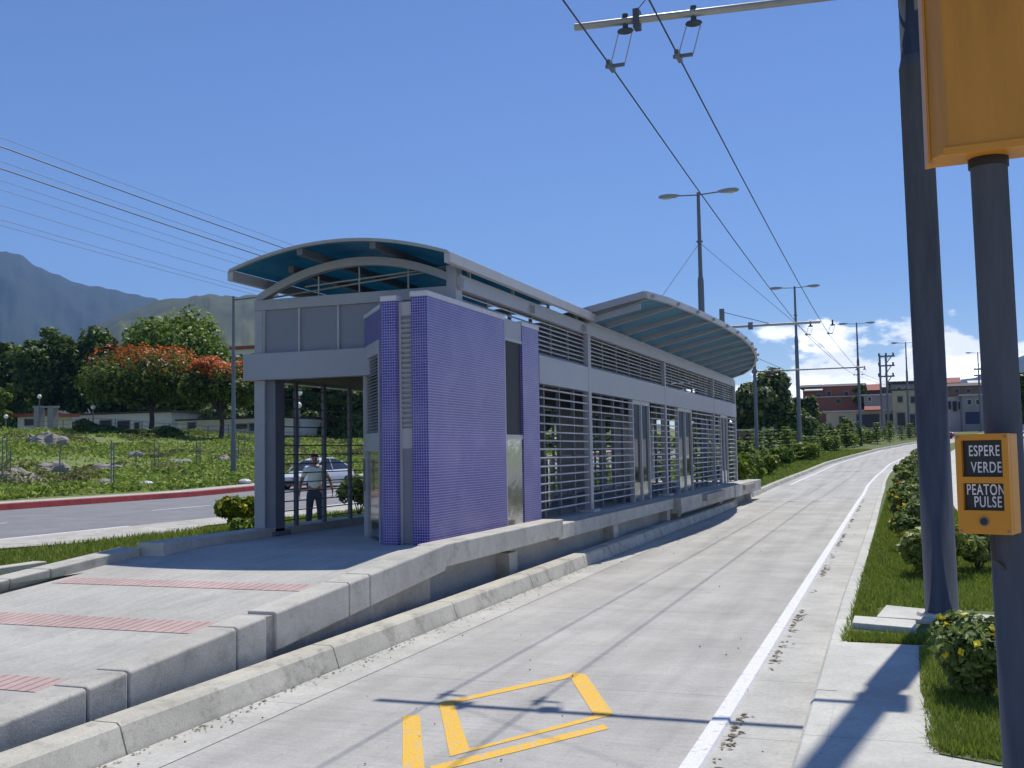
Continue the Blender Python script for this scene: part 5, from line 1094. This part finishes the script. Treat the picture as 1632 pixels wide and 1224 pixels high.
def person(label, loc, rz, scale, arms, legs, shirt='shirt', trousers='jeans', hat=None, long_sleeve=False):
    """facing -Y; arms: [(elbow, wrist, finger dir)] for left(+x) and right(-x); legs: [(knee, ankle)]"""
    t = empty('person', loc, label, 'person', rz=rz); t.scale = (scale,)*3
    Nn = [(0, 0, .95, .15, .11), (0, .0, 1.10, .135, .10), (0, .0, 1.28, .16, .115), (0, .0, 1.42, .13, .09), (0, -.005, 1.50, .052, .055), (0, -.02, 1.57, .062, .075), (0, -.025, 1.65, .076, .095), (0, -.015, 1.72, .058, .07)]
    E_ = [(i, i+1) for i in range(7)]; hands = []
    for s, (el, wr, fd) in zip((1, -1), arms):
        b0 = len(Nn); Nn += [(s*.175, 0, 1.415, .062, .06), (el[0], el[1], el[2], .042, .042), (wr[0], wr[1], wr[2], .028, .024)]
        E_ += [(3, b0), (b0, b0+1), (b0+1, b0+2)]
        w = np.array(wr); f = np.array(fd, float); f /= np.linalg.norm(f); sd = np.cross(f, [1, 0, 0]); sd /= np.linalg.norm(sd)
        pm = w+f*.05; Nn += [(*pm, .020, .038)]; E_ += [(b0+2, b0+3)]
        for k, L in enumerate((.075, .085, .08, .062)):
            o_ = sd*(k-1.5)*.019; a1 = len(Nn); p1 = w+f*.085+o_; p2 = p1+f*L*.55; p3 = p2+(f*.8-np.array([s*.5, 0, 0]))*L*.45
            Nn += [(*p1, .009, .009), (*p2, .0085, .0085), (*p3, .007, .007)]; E_ += [(b0+3, a1), (a1, a1+1), (a1+1, a1+2)]
        a1 = len(Nn); p1 = w+f*.035-sd*.035; p2 = w+f*.075-sd*.05; Nn += [(*p1, .011, .011), (*p2, .009, .009)]; E_ += [(b0+3, a1), (a1, a1+1)]
    for s, (kn, an) in zip((1, -1), legs):
        b0 = len(Nn); Nn += [(s*.095, 0, .86, .085, .09), (kn[0], kn[1], kn[2], .055, .06), (an[0], an[1], an[2], .035, .042), (an[0], an[1]-.13, an[2]-.055, .042, .025)]
        E_ += [(0, b0), (b0, b0+1), (b0+1, b0+2), (b0+2, b0+3)]
    ex = MB(); ex.ell((0, -.125, 1.635), .014, .022, .026, 8, 6)
    for s in (-1, 1): ex.ell((s*.082, -.015, 1.645), .012, .022, .033, 8, 6); ex.ell((s*.033, -.108, 1.665), .013, .010, .009, 8, 5)
    ex.ell((0, -.112, 1.588), .028, .012, .008, 8, 5)
    skin_mesh('body', Nn, E_, 'skin', t, 2, ex)
    # shirt
    sn = [(0, 0, .93, .172, .128), (0, 0, 1.10, .158, .120), (0, 0, 1.28, .182, .135), (0, 0, 1.42, .150, .108), (0, -.005, 1.475, .07, .07)]; se = [(0, 1), (1, 2), (2, 3), (3, 4)]
    for s, (el, wr, fd) in zip((1, -1), arms):
        b0 = len(sn); e = np.array(el); sh_ = np.array([s*.175, 0, 1.415]); k = 1.0 if long_sleeve else .72; p = sh_+(e-sh_)*k; sn += [(*sh_, .085, .082), (*p, .068, .066)]; se += [(3, b0), (b0, b0+1)]
        if long_sleeve: w = np.array(wr); sn += [(*(w+(e-w)*.08), .042, .040)]; se += [(b0+1, b0+2)]
    skin_mesh('shirt', sn, se, shirt, t, 2)
    jn = [(0, 0, .97, .162, .122), (0, 0, .90, .165, .13)]; je = [(0, 1)]
    for s, (kn, an) in zip((1, -1), legs):
        b0 = len(jn); jn += [(s*.095, 0, .80, .105, .108), (kn[0], kn[1], kn[2], .075, .08), (an[0], an[1], an[2]+.03, .062, .066)]; je += [(1, b0), (b0, b0+1), (b0+1, b0+2)]
    skin_mesh('trousers', jn, je, trousers, t, 2)
    b = MB()
    for s, (kn, an) in zip((1, -1), legs): bsh = MB(); bsh.ell((an[0], an[1]-.07, an[2]-.035), .052, .14, .05, 12, 8); bsh.build('shoe', 'shoe', t, world=False, smooth=True)
    b = MB(); b.ell((0, -.002, 1.70), .088, .105, .085, 14, 8); V = np.concatenate(b.v); V[:, 2] = np.maximum(V[:, 2], 1.665+.5*np.clip(-V[:, 1]-.03, 0, 1)); b.v = [V]; b.build('hair' if not hat else 'cap', 'hair' if not hat else hat, t, world=False, smooth=True)
    return t
person('man in white short sleeved shirt and blue jeans standing behind the entrance bars', (-11.3, 18.9, .12), rad(30), .90,
       [((.34, -.02, 1.16), (.40, -.10, .93), (0, -.2, -1)), ((-.30, .03, 1.14), (-.34, -.02, .88), (0, -.1, -1))],
       [((.12, -.02, .50), (.13, .03, .09)), ((-.12, -.01, .50), (-.14, .02, .09))])
person('person in dark navy clothes on the right footpath, mostly hidden by the button box', (1.42, 18.2, .153), rad(190), .97,
       [((.25, .02, 1.16), (.27, -.05, .92), (0, -.2, -1)), ((-.25, -.02, 1.16), (-.27, -.1, .92), (0, -.2, -1))],
       [((.10, -.08, .52), (.11, .0, .09)), ((-.10, .02, .50), (-.11, .18, .11))], shirt='navy', trousers='navy', long_sleeve=True)
# ------------------------------------------------------------------ haze
b = MB().box(-8600, 8600, -2900, 7600, -60, 1300); hz = b.build('haze', 'void', base=(0, 0, -60)); tag(hz, 'thin blue air haze', kind='stuff')
hm = bpy.data.materials.new('air haze'); hm.use_nodes = True; ht = hm.node_tree; ht.nodes.clear(); ho = ht.nodes.new('ShaderNodeOutputMaterial'); pv = ht.nodes.new('ShaderNodeVolumePrincipled')
pv.inputs['Density'].default_value = .000095; pv.inputs['Color'].default_value = (.20, .47, 1.0, 1); pv.inputs['Anisotropy'].default_value = .0
ht.links.new(pv.outputs[0], ho.inputs['Volume']); hz.data.materials.clear(); hz.data.materials.append(hm)
